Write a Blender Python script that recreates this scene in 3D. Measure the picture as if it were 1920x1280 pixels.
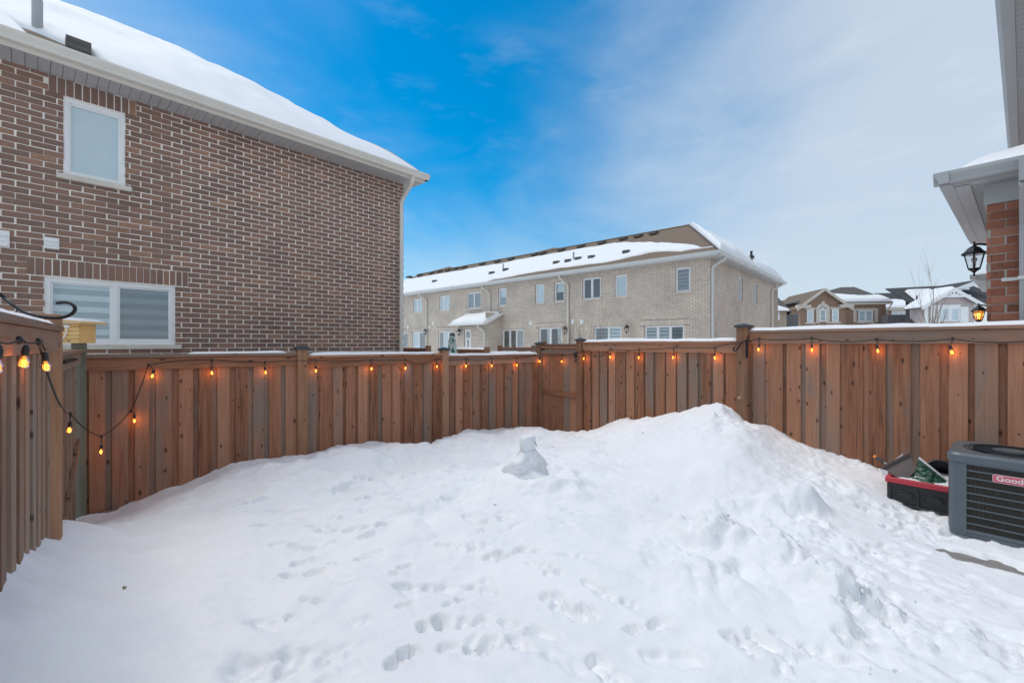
import bpy, bmesh, math, random
import numpy as np
from mathutils import Vector, Matrix
R = math.radians
random.seed(7); rng = np.random.default_rng(7)
for o in list(bpy.data.objects): bpy.data.objects.remove(o)
SC = bpy.context.scene
COL = SC.collection
# ------------------------------------------------------------------ camera, sky, sun, exposure
FPX, CX, HY, H = 820.0, 960.0, 645.0, 1.65          # focal length in photo pixels, horizon row, eye height
cam_d = bpy.data.cameras.new('camera'); cam = bpy.data.objects.new('camera', cam_d); COL.objects.link(cam)
cam.location = (0, 0, H); cam.rotation_euler = (R(90), 0, 0)
cam_d.sensor_width = 36; cam_d.lens = 36 * FPX / 1920; cam_d.shift_y = (HY - 640) / 1920
cam_d.clip_start = 0.05; cam_d.clip_end = 3000
SC.camera = cam
SUN_AZ = Vector((-0.80, 0.46)).normalized(); SUN_EL = R(63)
sun_d = bpy.data.lights.new('sun', 'SUN'); sun = bpy.data.objects.new('sun', sun_d); COL.objects.link(sun)
sun_d.energy = 1.0; sun_d.angle = R(30); sun_d.color = (1.0, 0.93, 0.83)     # sun through thin high cloud: soft
sdir = Vector((SUN_AZ.x * math.cos(SUN_EL), SUN_AZ.y * math.cos(SUN_EL), math.sin(SUN_EL)))
sun.rotation_euler = sdir.to_track_quat('Z', 'Y').to_euler(); sun.location = (-10, 0, 14)
world = bpy.data.worlds.new('World'); SC.world = world; world.use_nodes = True
def build_world():
    nt = world.node_tree; nt.nodes.clear(); N = nt.nodes.new; L = nt.links.new
    out = N('ShaderNodeOutputWorld'); bg = N('ShaderNodeBackground'); L(bg.outputs[0], out.inputs[0])
    bg.inputs[1].default_value = 0.075
    sky = N('ShaderNodeTexSky'); sky.sky_type = 'NISHITA'; sky.sun_disc = False
    sky.sun_elevation = SUN_EL; sky.sun_rotation = math.atan2(SUN_AZ.x, SUN_AZ.y)
    sky.air_density = 1.0; sky.dust_density = 0.6; sky.ozone_density = 3.0
    tc = N('ShaderNodeTexCoord')
    # thin high cloud over most of the sky, with one blue opening up in front to the left, broken up with noise
    nrm = N('ShaderNodeVectorMath'); nrm.operation = 'NORMALIZE'; L(tc.outputs['Generated'], nrm.inputs[0])
    dot = N('ShaderNodeVectorMath'); dot.operation = 'DOT_PRODUCT'; L(nrm.outputs[0], dot.inputs[0])
    dot.inputs[1].default_value = Vector((-0.18, 1.0, 0.92)).normalized()
    mp = N('ShaderNodeMapping'); L(nrm.outputs[0], mp.inputs[0]); mp.inputs['Scale'].default_value = (1.6, 1.6, 3.4)
    mp.inputs['Rotation'].default_value = (0, R(28), 0)
    n1 = N('ShaderNodeTexNoise'); L(mp.outputs[0], n1.inputs[0]); n1.inputs['Scale'].default_value = 1.3
    n1.inputs['Detail'].default_value = 7; n1.inputs['Roughness'].default_value = 0.52; n1.inputs['Distortion'].default_value = 0.5
    def m(op, a, b, clamp=False):
        x = N('ShaderNodeMath'); x.operation = op; x.use_clamp = clamp
        for i, v in enumerate((a, b)):
            if isinstance(v, (int, float)): x.inputs[i].default_value = v
            else: L(v, x.inputs[i])
        return x.outputs[0]
    nz = m('MULTIPLY', m('SUBTRACT', n1.outputs[0], 0.5), 0.34)
    veil = m('ADD', dot.outputs['Value'], nz)
    rmp = N('ShaderNodeMapRange'); rmp.interpolation_type = 'SMOOTHSTEP'; L(veil, rmp.inputs[0])
    rmp.inputs[1].default_value = 0.985; rmp.inputs[2].default_value = 0.66; rmp.inputs[3].default_value = 0.0; rmp.inputs[4].default_value = 0.84
    # small wisps over the blue part
    mp2 = N('ShaderNodeMapping'); L(nrm.outputs[0], mp2.inputs[0]); mp2.inputs['Scale'].default_value = (3, 3, 9); mp2.inputs['Rotation'].default_value = (0, R(40), 0)
    n2 = N('ShaderNodeTexNoise'); L(mp2.outputs[0], n2.inputs[0]); n2.inputs['Scale'].default_value = 2.0; n2.inputs['Detail'].default_value = 8; n2.inputs['Roughness'].default_value = 0.6
    r2 = N('ShaderNodeMapRange'); r2.interpolation_type = 'SMOOTHSTEP'; L(n2.outputs[0], r2.inputs[0])
    r2.inputs[1].default_value = 0.5; r2.inputs[2].default_value = 0.8; r2.inputs[3].default_value = 0; r2.inputs[4].default_value = 0.12
    fac = m('ADD', rmp.outputs[0], r2.outputs[0], True)
    hs = N('ShaderNodeHueSaturation'); hs.inputs['Saturation'].default_value = 1.6; hs.inputs['Hue'].default_value = 0.487; hs.inputs['Value'].default_value = 1.25; L(sky.outputs[0], hs.inputs['Color'])
    mix = N('ShaderNodeMixRGB'); L(fac, mix.inputs[0]); L(hs.outputs[0], mix.inputs[1])
    mix.inputs[2].default_value = (5.6, 6.3, 7.1, 1)
    L(mix.outputs[0], bg.inputs[0])
build_world()
vs = SC.view_settings; vs.view_transform = 'Standard'; vs.look = 'None'; vs.gamma = 1.0; vs.use_curve_mapping = False
vs.exposure = 0.66
SC.render.engine = 'CYCLES'
SC.cycles.max_bounces = 8; SC.cycles.diffuse_bounces = 4; SC.cycles.glossy_bounces = 4; SC.cycles.transparent_max_bounces = 12
SC.cycles.sample_clamp_indirect = 6.0
SC.cycles.use_denoising = True

# ------------------------------------------------------------------ helpers: materials
def new_mat(name):
    m = bpy.data.materials.new(name); m.use_nodes = True
    nt = m.node_tree; nt.nodes.clear()
    out = nt.nodes.new('ShaderNodeOutputMaterial'); p = nt.nodes.new('ShaderNodeBsdfPrincipled')
    nt.links.new(p.outputs[0], out.inputs[0])
    return m, nt, p
def nmix(nt, fac, a, b, typ='MIX'):
    x = nt.nodes.new('ShaderNodeMixRGB'); x.blend_type = typ
    for i, v in enumerate((fac, a, b)):
        if hasattr(v, 'is_linked') or hasattr(v, 'links'): nt.links.new(v, x.inputs[i])
        elif isinstance(v, (int, float)): x.inputs[i].default_value = v if i == 0 else (v, v, v, 1)
        else: x.inputs[i].default_value = (*v[:3], 1)
    return x.outputs[0]
def nmath(nt, op, a, b=0.0, clamp=False):
    x = nt.nodes.new('ShaderNodeMath'); x.operation = op; x.use_clamp = clamp
    for i, v in enumerate((a, b)):
        if isinstance(v, (int, float)): x.inputs[i].default_value = v
        else: nt.links.new(v, x.inputs[i])
    return x.outputs[0]
def nnoise(nt, vec, scale, detail=4, rough=0.55, dist=0.0):
    x = nt.nodes.new('ShaderNodeTexNoise'); x.inputs['Scale'].default_value = scale
    x.inputs['Detail'].default_value = detail; x.inputs['Roughness'].default_value = rough; x.inputs['Distortion'].default_value = dist
    if vec is not None: nt.links.new(vec, x.inputs[0])
    return x.outputs[0]
def nramp(nt, fac, stops):
    x = nt.nodes.new('ShaderNodeValToRGB'); nt.links.new(fac, x.inputs[0])
    e = x.color_ramp.elements
    while len(e) < len(stops): e.new(0.5)
    for el, (p, c) in zip(e, stops):
        el.position = p; el.color = (*c, 1) if len(c) == 3 else c
    return x.outputs[0]
def nbump(nt, p, h, strength, dist):
    b = nt.nodes.new('ShaderNodeBump'); b.inputs['Strength'].default_value = strength; b.inputs['Distance'].default_value = dist
    nt.links.new(h, b.inputs['Height']); nt.links.new(b.outputs[0], p.inputs['Normal'])
def tcoord(nt, which='Object'): return nt.nodes.new('ShaderNodeTexCoord').outputs[which]
def nmap(nt, vec, scale=(1, 1, 1), loc=None):
    x = nt.nodes.new('ShaderNodeMapping'); nt.links.new(vec, x.inputs[0]); x.inputs['Scale'].default_value = scale
    if loc is not None: nt.links.new(loc, x.inputs['Location'])
    return x.outputs[0]
M = {}
def plain(name, col, rough=0.6, var=0.10, scale=6.0, metal=0.0, bump=0.0, spec=0.5):
    m, nt, p = new_mat(name)
    v = tcoord(nt)
    n = nnoise(nt, v, scale, 5, 0.6)
    lo = tuple(c * (1 - var) for c in col); hi = tuple(min(1, c * (1 + var)) for c in col)
    nt.links.new(nramp(nt, n, [(0.3, lo), (0.7, hi)]), p.inputs['Base Color'])
    p.inputs['Roughness'].default_value = rough; p.inputs['Metallic'].default_value = metal
    p.inputs['Specular IOR Level'].default_value = spec
    if bump: nbump(nt, p, nnoise(nt, v, scale * 8, 4), bump, 0.01)
    M[name] = m; return m
def wood(name, stops, grey, grain=1.0, axis='Z'):
    """weathered cedar: streaks along the board, grey weathering, knots; each board differs by its own random value"""
    m, nt, p = new_mat(name)
    oi = nt.nodes.new('ShaderNodeObjectInfo'); rnd = oi.outputs['Random']
    comb = nt.nodes.new('ShaderNodeCombineXYZ')
    for i, k in enumerate((37.0, 11.0, 53.0)): nt.links.new(nmath(nt, 'MULTIPLY', rnd, k), comb.inputs[i])
    sc = (1, 1, 0.045) if axis == 'Z' else (0.045, 1, 1)
    v = nmap(nt, tcoord(nt), sc, comb.outputs[0])
    g1 = nnoise(nt, v, 26.0, 6, 0.65, 1.2)
    g2 = nnoise(nt, v, 90.0, 3, 0.6)
    v3 = nmap(nt, tcoord(nt), (1, 1, 0.25) if axis == 'Z' else (0.25, 1, 1), comb.outputs[0])
    big = nnoise(nt, v3, 3.2, 3, 0.5, 0.6)
    f = nmath(nt, 'ADD', nmath(nt, 'MULTIPLY', g1, 0.65), nmath(nt, 'ADD', nmath(nt, 'MULTIPLY', g2, 0.2), nmath(nt, 'MULTIPLY', nmath(nt, 'SUBTRACT', rnd, 0.05), 0.30)))
    col = nramp(nt, f, stops)
    gf = nmath(nt, 'ADD', nmath(nt, 'MULTIPLY', big, 1.5), nmath(nt, 'MULTIPLY', nmath(nt, 'FRACT', nmath(nt, 'MULTIPLY', rnd, 7.31)), 0.75))
    gr = nt.nodes.new('ShaderNodeMapRange'); nt.links.new(gf, gr.inputs[0]); gr.interpolation_type = 'SMOOTHSTEP'
    gr.inputs[1].default_value = 1.0; gr.inputs[2].default_value = 1.5; gr.inputs[3].default_value = 0.0; gr.inputs[4].default_value = 0.85
    col = nmix(nt, gr.outputs[0], col, nmix(nt, g1, tuple(c * 0.7 for c in grey), tuple(c * 1.25 for c in grey)))
    # knots
    sx = nt.nodes.new('ShaderNodeSeparateXYZ'); nt.links.new(tcoord(nt), sx.inputs[0]); ck = nt.nodes.new('ShaderNodeCombineXYZ')
    along, across = (2, 0) if axis == 'Z' else (0, 2)
    nt.links.new(nmath(nt, 'ADD', sx.outputs[across], nmath(nt, 'MULTIPLY', rnd, 37.0)), ck.inputs[0])
    nt.links.new(nmath(nt, 'ADD', nmath(nt, 'MULTIPLY', sx.outputs[along], 0.5), nmath(nt, 'MULTIPLY', rnd, 91.0)), ck.inputs[1])
    vo = nt.nodes.new('ShaderNodeTexVoronoi'); vo.voronoi_dimensions = '2D'; vo.inputs['Scale'].default_value = 9.0; nt.links.new(ck.outputs[0], vo.inputs[0])
    kd = nmath(nt, 'ADD', vo.outputs['Distance'], nmath(nt, 'MULTIPLY', nmath(nt, 'SUBTRACT', g2, 0.5), 0.12))
    sel = nt.nodes.new('ShaderNodeSeparateColor'); nt.links.new(vo.outputs['Color'], sel.inputs[0])
    kd = nmath(nt, 'DIVIDE', kd, nmath(nt, 'ADD', nmath(nt, 'MULTIPLY', sel.outputs[1], 1.3), 0.35))
    kr = nt.nodes.new('ShaderNodeMapRange'); kr.interpolation_type = 'SMOOTHSTEP'; nt.links.new(kd, kr.inputs[0])
    kr.inputs[1].default_value = 0.03; kr.inputs[2].default_value = 0.14; kr.inputs[3].default_value = 0.85; kr.inputs[4].default_value = 0.0
    km = nmath(nt, 'MULTIPLY', kr.outputs[0], nmath(nt, 'GREATER_THAN', sel.outputs[0], 0.66))
    col = nmix(nt, km, col, (0.045, 0.028, 0.022))
    nt.links.new(col, p.inputs['Base Color'])
    p.inputs['Roughness'].default_value = 0.78; p.inputs['Specular IOR Level'].default_value = 0.25
    nbump(nt, p, nmath(nt, 'ADD', g1, nmath(nt, 'MULTIPLY', g2, 0.6)), 0.35 * grain, 0.004)
    M[name] = m; return m
CEDAR = [(0.28, (0.105, 0.044, 0.025)), (0.44, (0.275, 0.122, 0.068)), (0.60, (0.385, 0.185, 0.108)), (0.85, (0.48, 0.265, 0.17))]
wood('cedar', CEDAR, (0.25, 0.195, 0.16))
wood('cedar_rail', CEDAR, (0.25, 0.195, 0.16), axis='X')
wood('cedar_post', [(0.30, (0.17, 0.08, 0.042)), (0.5, (0.31, 0.16, 0.09)), (0.7, (0.40, 0.225, 0.135)), (0.9, (0.48, 0.30, 0.195))], (0.2, 0.15, 0.12), 1.5)
wood('treated_post', [(0.3, (0.135, 0.135, 0.10)), (0.6, (0.20, 0.20, 0.155)), (0.9, (0.27, 0.265, 0.21))], (0.2, 0.2, 0.17))
wood('cedar_dark', [(0.3, (0.16, 0.095, 0.066)), (0.55, (0.29, 0.18, 0.125)), (0.85, (0.40, 0.27, 0.195))], (0.29, 0.24, 0.20))
wood('fresh_pine', [(0.3, (0.62, 0.36, 0.12)), (0.6, (0.78, 0.50, 0.20)), (0.9, (0.85, 0.62, 0.32))], (0.74, 0.48, 0.2), axis='X')
def brick_mat(name, stops, rough=0.85):
    m, nt, p = new_mat(name)
    at = nt.nodes.new('ShaderNodeAttribute'); at.attribute_name = 'rnd'
    oi = nt.nodes.new('ShaderNodeObjectInfo')
    r = nmath(nt, 'FRACT', nmath(nt, 'ADD', at.outputs['Fac'], oi.outputs['Random']))
    geo = nt.nodes.new('ShaderNodeNewGeometry'); v = geo.outputs['Position']
    n1 = nnoise(nt, v, 30, 4, 0.6); n2 = nnoise(nt, v, 160, 3, 0.6)
    f = nmath(nt, 'ADD', r, nmath(nt, 'MULTIPLY', nmath(nt, 'SUBTRACT', n1, 0.5), 0.45), True)
    col = nramp(nt, f, stops)
    nb2 = nnoise(nt, v, 0.9, 4, 0.6)
    col = nmix(nt, 0.55, col, nmix(nt, 1.0, col, nramp(nt, nb2, [(0.3, (0.7, 0.7, 0.72)), (0.7, (1.25, 1.2, 1.15))]), 'MULTIPLY'))
    col = nmix(nt, nmath(nt, 'MULTIPLY', n2, 0.5), col, nmix(nt, 1.0, col, (0.72, 0.72, 0.74), 'MULTIPLY'))
    # mortar smears
    n3 = nnoise(nt, v, 9, 6, 0.75)
    sm = nt.nodes.new('ShaderNodeMapRange'); nt.links.new(n3, sm.inputs[0]); sm.inputs[1].default_value = 0.60; sm.inputs[2].default_value = 0.80; sm.inputs[4].default_value = 0.6
    col = nmix(nt, sm.outputs[0], col, (0.5, 0.44, 0.39))
    nt.links.new(col, p.inputs['Base Color']); p.inputs['Roughness'].default_value = rough; p.inputs['Specular IOR Level'].default_value = 0.2
    nbump(nt, p, nmath(nt, 'ADD', n2, n1), 0.4, 0.004)
    M[name] = m; return m
brick_mat('brick_brown', [(0.0, (0.25, 0.165, 0.13)), (0.4, (0.29, 0.185, 0.143)), (0.85, (0.33, 0.20, 0.15)), (0.95, (0.37, 0.22, 0.16)), (1.0, (0.43, 0.255, 0.165))])
brick_mat('brick_beige', [(0.0, (0.71, 0.625, 0.52)), (0.5, (0.76, 0.675, 0.57)), (1.0, (0.81, 0.725, 0.62))])
brick_mat('brick_red', [(0.0, (0.12, 0.07, 0.055)), (0.14, (0.30, 0.12, 0.075)), (0.6, (0.37, 0.15, 0.095)), (1.0, (0.43, 0.20, 0.13))])
plain('mortar_light', (0.90, 0.83, 0.75), 0.9, 0.10, 40, bump=0.3)
plain('mortar_tan', (0.36, 0.29, 0.24), 0.9, 0.08, 30)
plain('mortar_grey', (0.40, 0.37, 0.33), 0.9, 0.10, 40, bump=0.4)
def far_brick(name, a, b, mortar):
    m, nt, p = new_mat(name)
    v = tcoord(nt)
    vm = nt.nodes.new('ShaderNodeVectorMath'); vm.operation = 'MULTIPLY'; vm.inputs[1].default_value = (1, 1, 1); nt.links.new(v, vm.inputs[0])
    sx = nt.nodes.new('ShaderNodeSeparateXYZ'); nt.links.new(v, sx.inputs[0])
    cb = nt.nodes.new('ShaderNodeCombineXYZ'); nt.links.new(nmath(nt, 'ADD', sx.outputs[0], sx.outputs[1]), cb.inputs[0]); nt.links.new(sx.outputs[2], cb.inputs[1])
    bt = nt.nodes.new('ShaderNodeTexBrick'); nt.links.new(cb.outputs[0], bt.inputs[0]); bt.inputs['Scale'].default_value = 1.0
    bt.inputs['Color1'].default_value = (*a, 1); bt.inputs['Color2'].default_value = (*b, 1); bt.inputs['Mortar'].default_value = (*mortar, 1)
    bt.inputs['Mortar Size'].default_value = 0.012; bt.inputs['Brick Width'].default_value = 0.244; bt.inputs['Row Height'].default_value = 0.079
    nt.links.new(bt.outputs[0], p.inputs['Base Color']); p.inputs['Roughness'].default_value = 0.9
    M[name] = m
far_brick('far_brick_brown', (0.20, 0.105, 0.06), (0.33, 0.18, 0.105), (0.45, 0.36, 0.28))
far_brick('far_brick_red', (0.26, 0.12, 0.08), (0.36, 0.17, 0.11), (0.42, 0.36, 0.31))
def shingle(name, c):
    m, nt, p = new_mat(name)
    geo = nt.nodes.new('ShaderNodeNewGeometry'); v = geo.outputs['Position']
    w = nt.nodes.new('ShaderNodeTexWave'); w.wave_type = 'BANDS'; w.bands_direction = 'Z'; w.wave_profile = 'SAW'; w.inputs['Scale'].default_value = 3.2; nt.links.new(v, w.inputs[0])
    n = nnoise(nt, nmap(nt, v, (1, 1, 6)), 4, 4, 0.7); n2 = nnoise(nt, v, 60, 3)
    f = nmath(nt, 'ADD', nmath(nt, 'MULTIPLY', w.outputs['Fac'], 0.35), nmath(nt, 'ADD', nmath(nt, 'MULTIPLY', n, 0.6), nmath(nt, 'MULTIPLY', n2, 0.2)))
    nt.links.new(nramp(nt, f, [(0.25, tuple(x * 0.6 for x in c)), (0.75, tuple(x * 1.25 for x in c))]), p.inputs['Base Color'])
    p.inputs['Roughness'].default_value = 0.95; nbump(nt, p, f, 0.5, 0.02); M[name] = m
shingle('shingle_brown', (0.20, 0.15, 0.105)); shingle('shingle_grey', (0.115, 0.105, 0.10)); shingle('shingle_dark', (0.06, 0.06, 0.065))
def snow_mat(name, fine=1.0):
    m, nt, p = new_mat(name)
    geo = nt.nodes.new('ShaderNodeNewGeometry'); v = geo.outputs['Position']
    n1 = nnoise(nt, v, 14, 5, 0.6); n2 = nnoise(nt, v, 120, 4, 0.6); n3 = nnoise(nt, v, 2.0, 4, 0.55)
    nt.links.new(nramp(nt, n3, [(0.3, (0.84, 0.855, 0.88)), (0.7, (0.90, 0.91, 0.925))]), p.inputs['Base Color'])
    p.inputs['Roughness'].default_value = 0.65; p.inputs['Specular IOR Level'].default_value = 0.3
    nbump(nt, p, nmath(nt, 'ADD', n1, nmath(nt, 'MULTIPLY', n2, 0.35)), 0.45 * fine, 0.02); M[name] = m
snow_mat('snow'); snow_mat('roof_snow', 0.5)
plain('white_vinyl', (0.88, 0.88, 0.865), 0.4, 0.03, 3)
plain('cream_metal', (0.72, 0.68, 0.60), 0.4, 0.05, 2)
plain('pale_metal', (0.66, 0.68, 0.66), 0.4, 0.05, 2)
plain('grey_metal', (0.40, 0.41, 0.41), 0.45, 0.05, 2)
plain('grey_soffit', (0.36, 0.36, 0.355), 0.6, 0.05, 3)
plain('light_soffit', (0.50, 0.49, 0.48), 0.6, 0.05, 3)
plain('stone_sill', (0.68, 0.63, 0.54), 0.8, 0.12, 12, bump=0.5)
plain('stone_trim', (0.66, 0.58, 0.50), 0.8, 0.08, 6)
plain('vinyl_pink', (0.60, 0.52, 0.49), 0.6, 0.06, 2)
plain('stucco', (0.40, 0.32, 0.24), 0.9, 0.06, 6)
plain('pale_stucco', (0.62, 0.59, 0.55), 0.9, 0.05, 4)
plain('dark_wall', (0.14, 0.14, 0.14), 0.9, 0.1, 3)
plain('interior', (0.10, 0.105, 0.11), 0.9, 0.2, 2)
plain('curtain', (0.75, 0.74, 0.71), 0.9, 0.05, 8)
plain('blind_light', (0.88, 0.90, 0.90), 0.8, 0.03, 8)  # blind bands; also the reflected sky painted behind the dark house's upper pane
plain('blind_dark', (0.50, 0.54, 0.55), 0.8, 0.04, 8)
plain('blind_dim', (0.34, 0.38, 0.39), 0.8, 0.04, 8); plain('blind_deep', (0.20, 0.23, 0.24), 0.8, 0.04, 8)
plain('black_iron', (0.018, 0.018, 0.02), 0.45, 0.2, 20, 0.4)
plain('black_plastic', (0.022, 0.024, 0.027), 0.5, 0.15, 8)
plain('cable', (0.02, 0.02, 0.02), 0.6, 0.1, 10)
plain('cap_black', (0.05, 0.055, 0.06), 0.4, 0.25, 20)
plain('concrete', (0.26, 0.245, 0.225), 0.75, 0.25, 5, bump=0.2)
plain('ac_paint', (0.115, 0.14, 0.158), 0.42, 0.10, 5, 0.2, bump=0.05)
plain('ac_dark', (0.02, 0.02, 0.02), 0.7, 0.3, 30)
plain('coil', (0.012, 0.012, 0.012), 0.8, 0.3, 60)
plain('coil_fin', (0.06, 0.055, 0.05), 0.5, 0.2, 30, 0.3)
plain('red_paint', (0.56, 0.045, 0.065), 0.4, 0.08, 5)
plain('badge_red', (0.62, 0.13, 0.17), 0.35, 0.04, 5)
plain('white_paint', (0.82, 0.82, 0.82), 0.4, 0.02, 5)
plain('orange_paint', (0.75, 0.22, 0.03), 0.5, 0.05, 5)
plain('taupe_plastic', (0.135, 0.108, 0.10), 0.6, 0.1, 10)
plain('bark', (0.30, 0.23, 0.18), 0.9, 0.25, 20)
plain('rust_stain', (0.36, 0.28, 0.21), 0.9, 0.2, 10)
plain('brass', (0.6, 0.5, 0.3), 0.4, 0.1, 5, 0.6)
def glossy_bag():
    m, nt, p = new_mat('green_bag'); v = tcoord(nt)
    n = nnoise(nt, v, 9, 5, 0.6, 1.0)
    nt.links.new(nramp(nt, n, [(0.35, (0.012, 0.05, 0.028)), (0.6, (0.02, 0.10, 0.055)), (0.75, (0.12, 0.30, 0.24))]), p.inputs['Base Color'])
    p.inputs['Roughness'].default_value = 0.22; nbump(nt, p, nnoise(nt, v, 14, 3, 0.5, 1.5), 0.7, 0.03); M['green_bag'] = m
glossy_bag()
def umbrella_cloth():
    m, nt, p = new_mat('teal_cloth'); v = tcoord(nt)
    n = nnoise(nt, v, 9, 3, 0.5)
    nt.links.new(nramp(nt, n, [(0.40, (0.02, 0.16, 0.13)), (0.46, (0.10, 0.33, 0.27)), (0.50, (0.72, 0.76, 0.72))]), p.inputs['Base Color']); p.inputs['Roughness'].default_value = 0.8; M['teal_cloth'] = m
umbrella_cloth()
def glass(name, tint=(0.85, 0.92, 0.94), refl=0.22):
    m = bpy.data.materials.new(name); m.use_nodes = True; nt = m.node_tree; nt.nodes.clear()
    out = nt.nodes.new('ShaderNodeOutputMaterial'); mx = nt.nodes.new('ShaderNodeMixShader')
    t = nt.nodes.new('ShaderNodeBsdfTransparent'); t.inputs[0].default_value = (*tint, 1)
    g = nt.nodes.new('ShaderNodeBsdfGlossy'); g.inputs['Roughness'].default_value = 0.02; g.inputs[0].default_value = (0.95, 0.97, 1, 1)
    lw = nt.nodes.new('ShaderNodeLayerWeight'); lw.inputs['Blend'].default_value = 0.35
    f = nmath(nt, 'ADD', nmath(nt, 'MULTIPLY', lw.outputs['Fresnel'], 0.45), refl, True)
    nt.links.new(f, mx.inputs[0]); nt.links.new(t.outputs[0], mx.inputs[1]); nt.links.new(g.outputs[0], mx.inputs[2]); nt.links.new(mx.outputs[0], out.inputs[0])
    M[name] = m
glass('glass', (0.93, 0.97, 0.98), refl=0.06); glass('clear_glass', (0.95, 0.95, 0.95), 0.06); glass('amber_glass', (1.0, 0.58, 0.24), 0.04)
def emit(name, col, s):
    m = bpy.data.materials.new(name); m.use_nodes = True; nt = m.node_tree; nt.nodes.clear()
    out = nt.nodes.new('ShaderNodeOutputMaterial'); e = nt.nodes.new('ShaderNodeEmission'); e.inputs[0].default_value = (*col, 1); e.inputs[1].default_value = s
    nt.links.new(e.outputs[0], out.inputs[0]); M[name] = m
emit('filament', (1.0, 0.46, 0.09), 7.0); emit('lamp_glow', (1.0, 0.62, 0.2), 4.0)

# ------------------------------------------------------------------ helpers: geometry
class MB:
    def __init__(s): s.v = []; s.f = []; s.r = []
    def add(s, verts, faces, rnd=None):
        o = len(s.v); s.v += [tuple(p) for p in verts]; s.f += [tuple(i + o for i in f) for f in faces]
        if rnd is not None: s.r += [rnd] * len(faces)
    def box(s, x0, x1, y0, y1, z0, z1, rnd=None):
        s.add([(x0, y0, z0), (x1, y0, z0), (x1, y1, z0), (x0, y1, z0), (x0, y0, z1), (x1, y0, z1), (x1, y1, z1), (x0, y1, z1)],
              [(0, 3, 2, 1), (4, 5, 6, 7), (0, 1, 5, 4), (1, 2, 6, 5), (2, 3, 7, 6), (3, 0, 4, 7)], rnd)
    def quad(s, a, b, c, d): s.add([a, b, c, d], [(0, 1, 2, 3)])
    def prism(s, poly, a, b, fn):
        """extrude a 2D polygon between a and b; fn(p, q, t) -> 3D"""
        n = len(poly); vs_ = [fn(p, q, a) for p, q in poly] + [fn(p, q, b) for p, q in poly]
        fs = [(i, (i + 1) % n, n + (i + 1) % n, n + i) for i in range(n)] + [tuple(range(n))[::-1], tuple(range(n, 2 * n))]
        s.add(vs_, fs)
    def tube(s, pts, r, k=8, caps=True):
        pts = [Vector(p) for p in pts]; n = len(pts); rs = r if hasattr(r, '__len__') else [r] * n
        ref = None; vs_ = []
        for i, p in enumerate(pts):
            t = (pts[min(i + 1, n - 1)] - pts[max(i - 1, 0)])
            t = t.normalized() if t.length > 1e-9 else Vector((0, 0, 1))
            if ref is None: ref = t.orthogonal().normalized()
            ref = (ref - t * ref.dot(t)); ref = ref.normalized() if ref.length > 1e-6 else t.orthogonal().normalized()
            b = t.cross(ref)
            for j in range(k):
                a = 2 * math.pi * j / k; vs_.append(p + (ref * math.cos(a) + b * math.sin(a)) * rs[i])
        fs = [(i * k + j, i * k + (j + 1) % k, (i + 1) * k + (j + 1) % k, (i + 1) * k + j) for i in range(n - 1) for j in range(k)]
        if caps: fs += [tuple(range(k))[::-1], tuple(range((n - 1) * k, n * k))]
        s.add(vs_, fs)
    def lathe(s, prof, c=(0, 0, 0), k=16):
        vs_ = []; n = len(prof)
        for r, z in prof:
            for j in range(k):
                a = 2 * math.pi * j / k; vs_.append((c[0] + r * math.cos(a), c[1] + r * math.sin(a), c[2] + z))
        fs = [(i * k + j, i * k + (j + 1) % k, (i + 1) * k + (j + 1) % k, (i + 1) * k + j) for i in range(n - 1) for j in range(k)]
        fs += [tuple(range(k))[::-1], tuple(range((n - 1) * k, n * k))]
        s.add(vs_, fs)
    def mesh(s, name, mat=None, bevel=0.0, smooth=False):
        me = bpy.data.meshes.new(name); me.from_pydata(s.v, [], s.f)
        if s.r and len(s.r) == len(s.f):
            at = me.attributes.new('rnd', 'FLOAT', 'FACE'); at.data.foreach_set('value', s.r)
        if bevel:
            bm = bmesh.new(); bm.from_mesh(me)
            bmesh.ops.bevel(bm, geom=list(bm.edges), offset=bevel, segments=1, affect='EDGES', clamp_overlap=True)
            bm.to_mesh(me); bm.free()
        if smooth:
            for p in me.polygons: p.use_smooth = True
        if mat: me.materials.append(M[mat])
        me.update(); return me
    def build(s, name, mat, parent=None, bevel=0.0, smooth=False):
        return link(name, s.mesh(name, mat, bevel, smooth), parent)
def link(name, me, parent=None, loc=(0, 0, 0), rot=(0, 0, 0)):
    o = bpy.data.objects.new(name, me); COL.objects.link(o); o.location = loc; o.rotation_euler = rot
    if parent is not None: o.parent = parent
    return o
def tag(o, label=None, cat=None, group=None, kind=None):
    if label: o['label'] = label
    if cat: o['category'] = cat
    if group: o['group'] = group
    if kind: o['kind'] = kind
    return o
def thing(name, label, cat, loc=(0, 0, 0), rz=0.0, group=None):
    o = bpy.data.objects.new(name, None); COL.objects.link(o); o.location = loc; o.rotation_euler = (0, 0, rz); o.empty_display_size = 0.2
    return tag(o, label, cat, group)
class Frame:
    """vertical-plane frame: x to the right along the wall as seen from outside, y into the wall, z up"""
    def __init__(s, o, right):
        s.o = Vector((o[0], o[1])); s.r = Vector(right).normalized(); s.n = Vector((-s.r.y, s.r.x)); s.rz = math.atan2(s.r.y, s.r.x)
    def loc3(s, z=0): return (s.o.x, s.o.y, z)
    def w(s, x, y, z): p = s.o + s.r * x + s.n * y; return Vector((p.x, p.y, z))
    def x_at(s, px, y=0.0):
        k = (px - CX) / FPX; b = s.o + s.n * y
        return (k * b.y - b.x) / (s.r.x - k * s.r.y)
    def z_at(s, px, py, y=0.0):
        x = s.x_at(px, y); Y = s.o.y + s.r.y * x + s.n.y * y
        return H - (py - HY) * Y / FPX
    def xz(s, px, py, y=0.0): return s.x_at(px, y), s.z_at(px, py, y)
def pix(px, py, Y): return Vector(((px - CX) / FPX * Y, Y, H - (py - HY) * Y / FPX))
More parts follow.
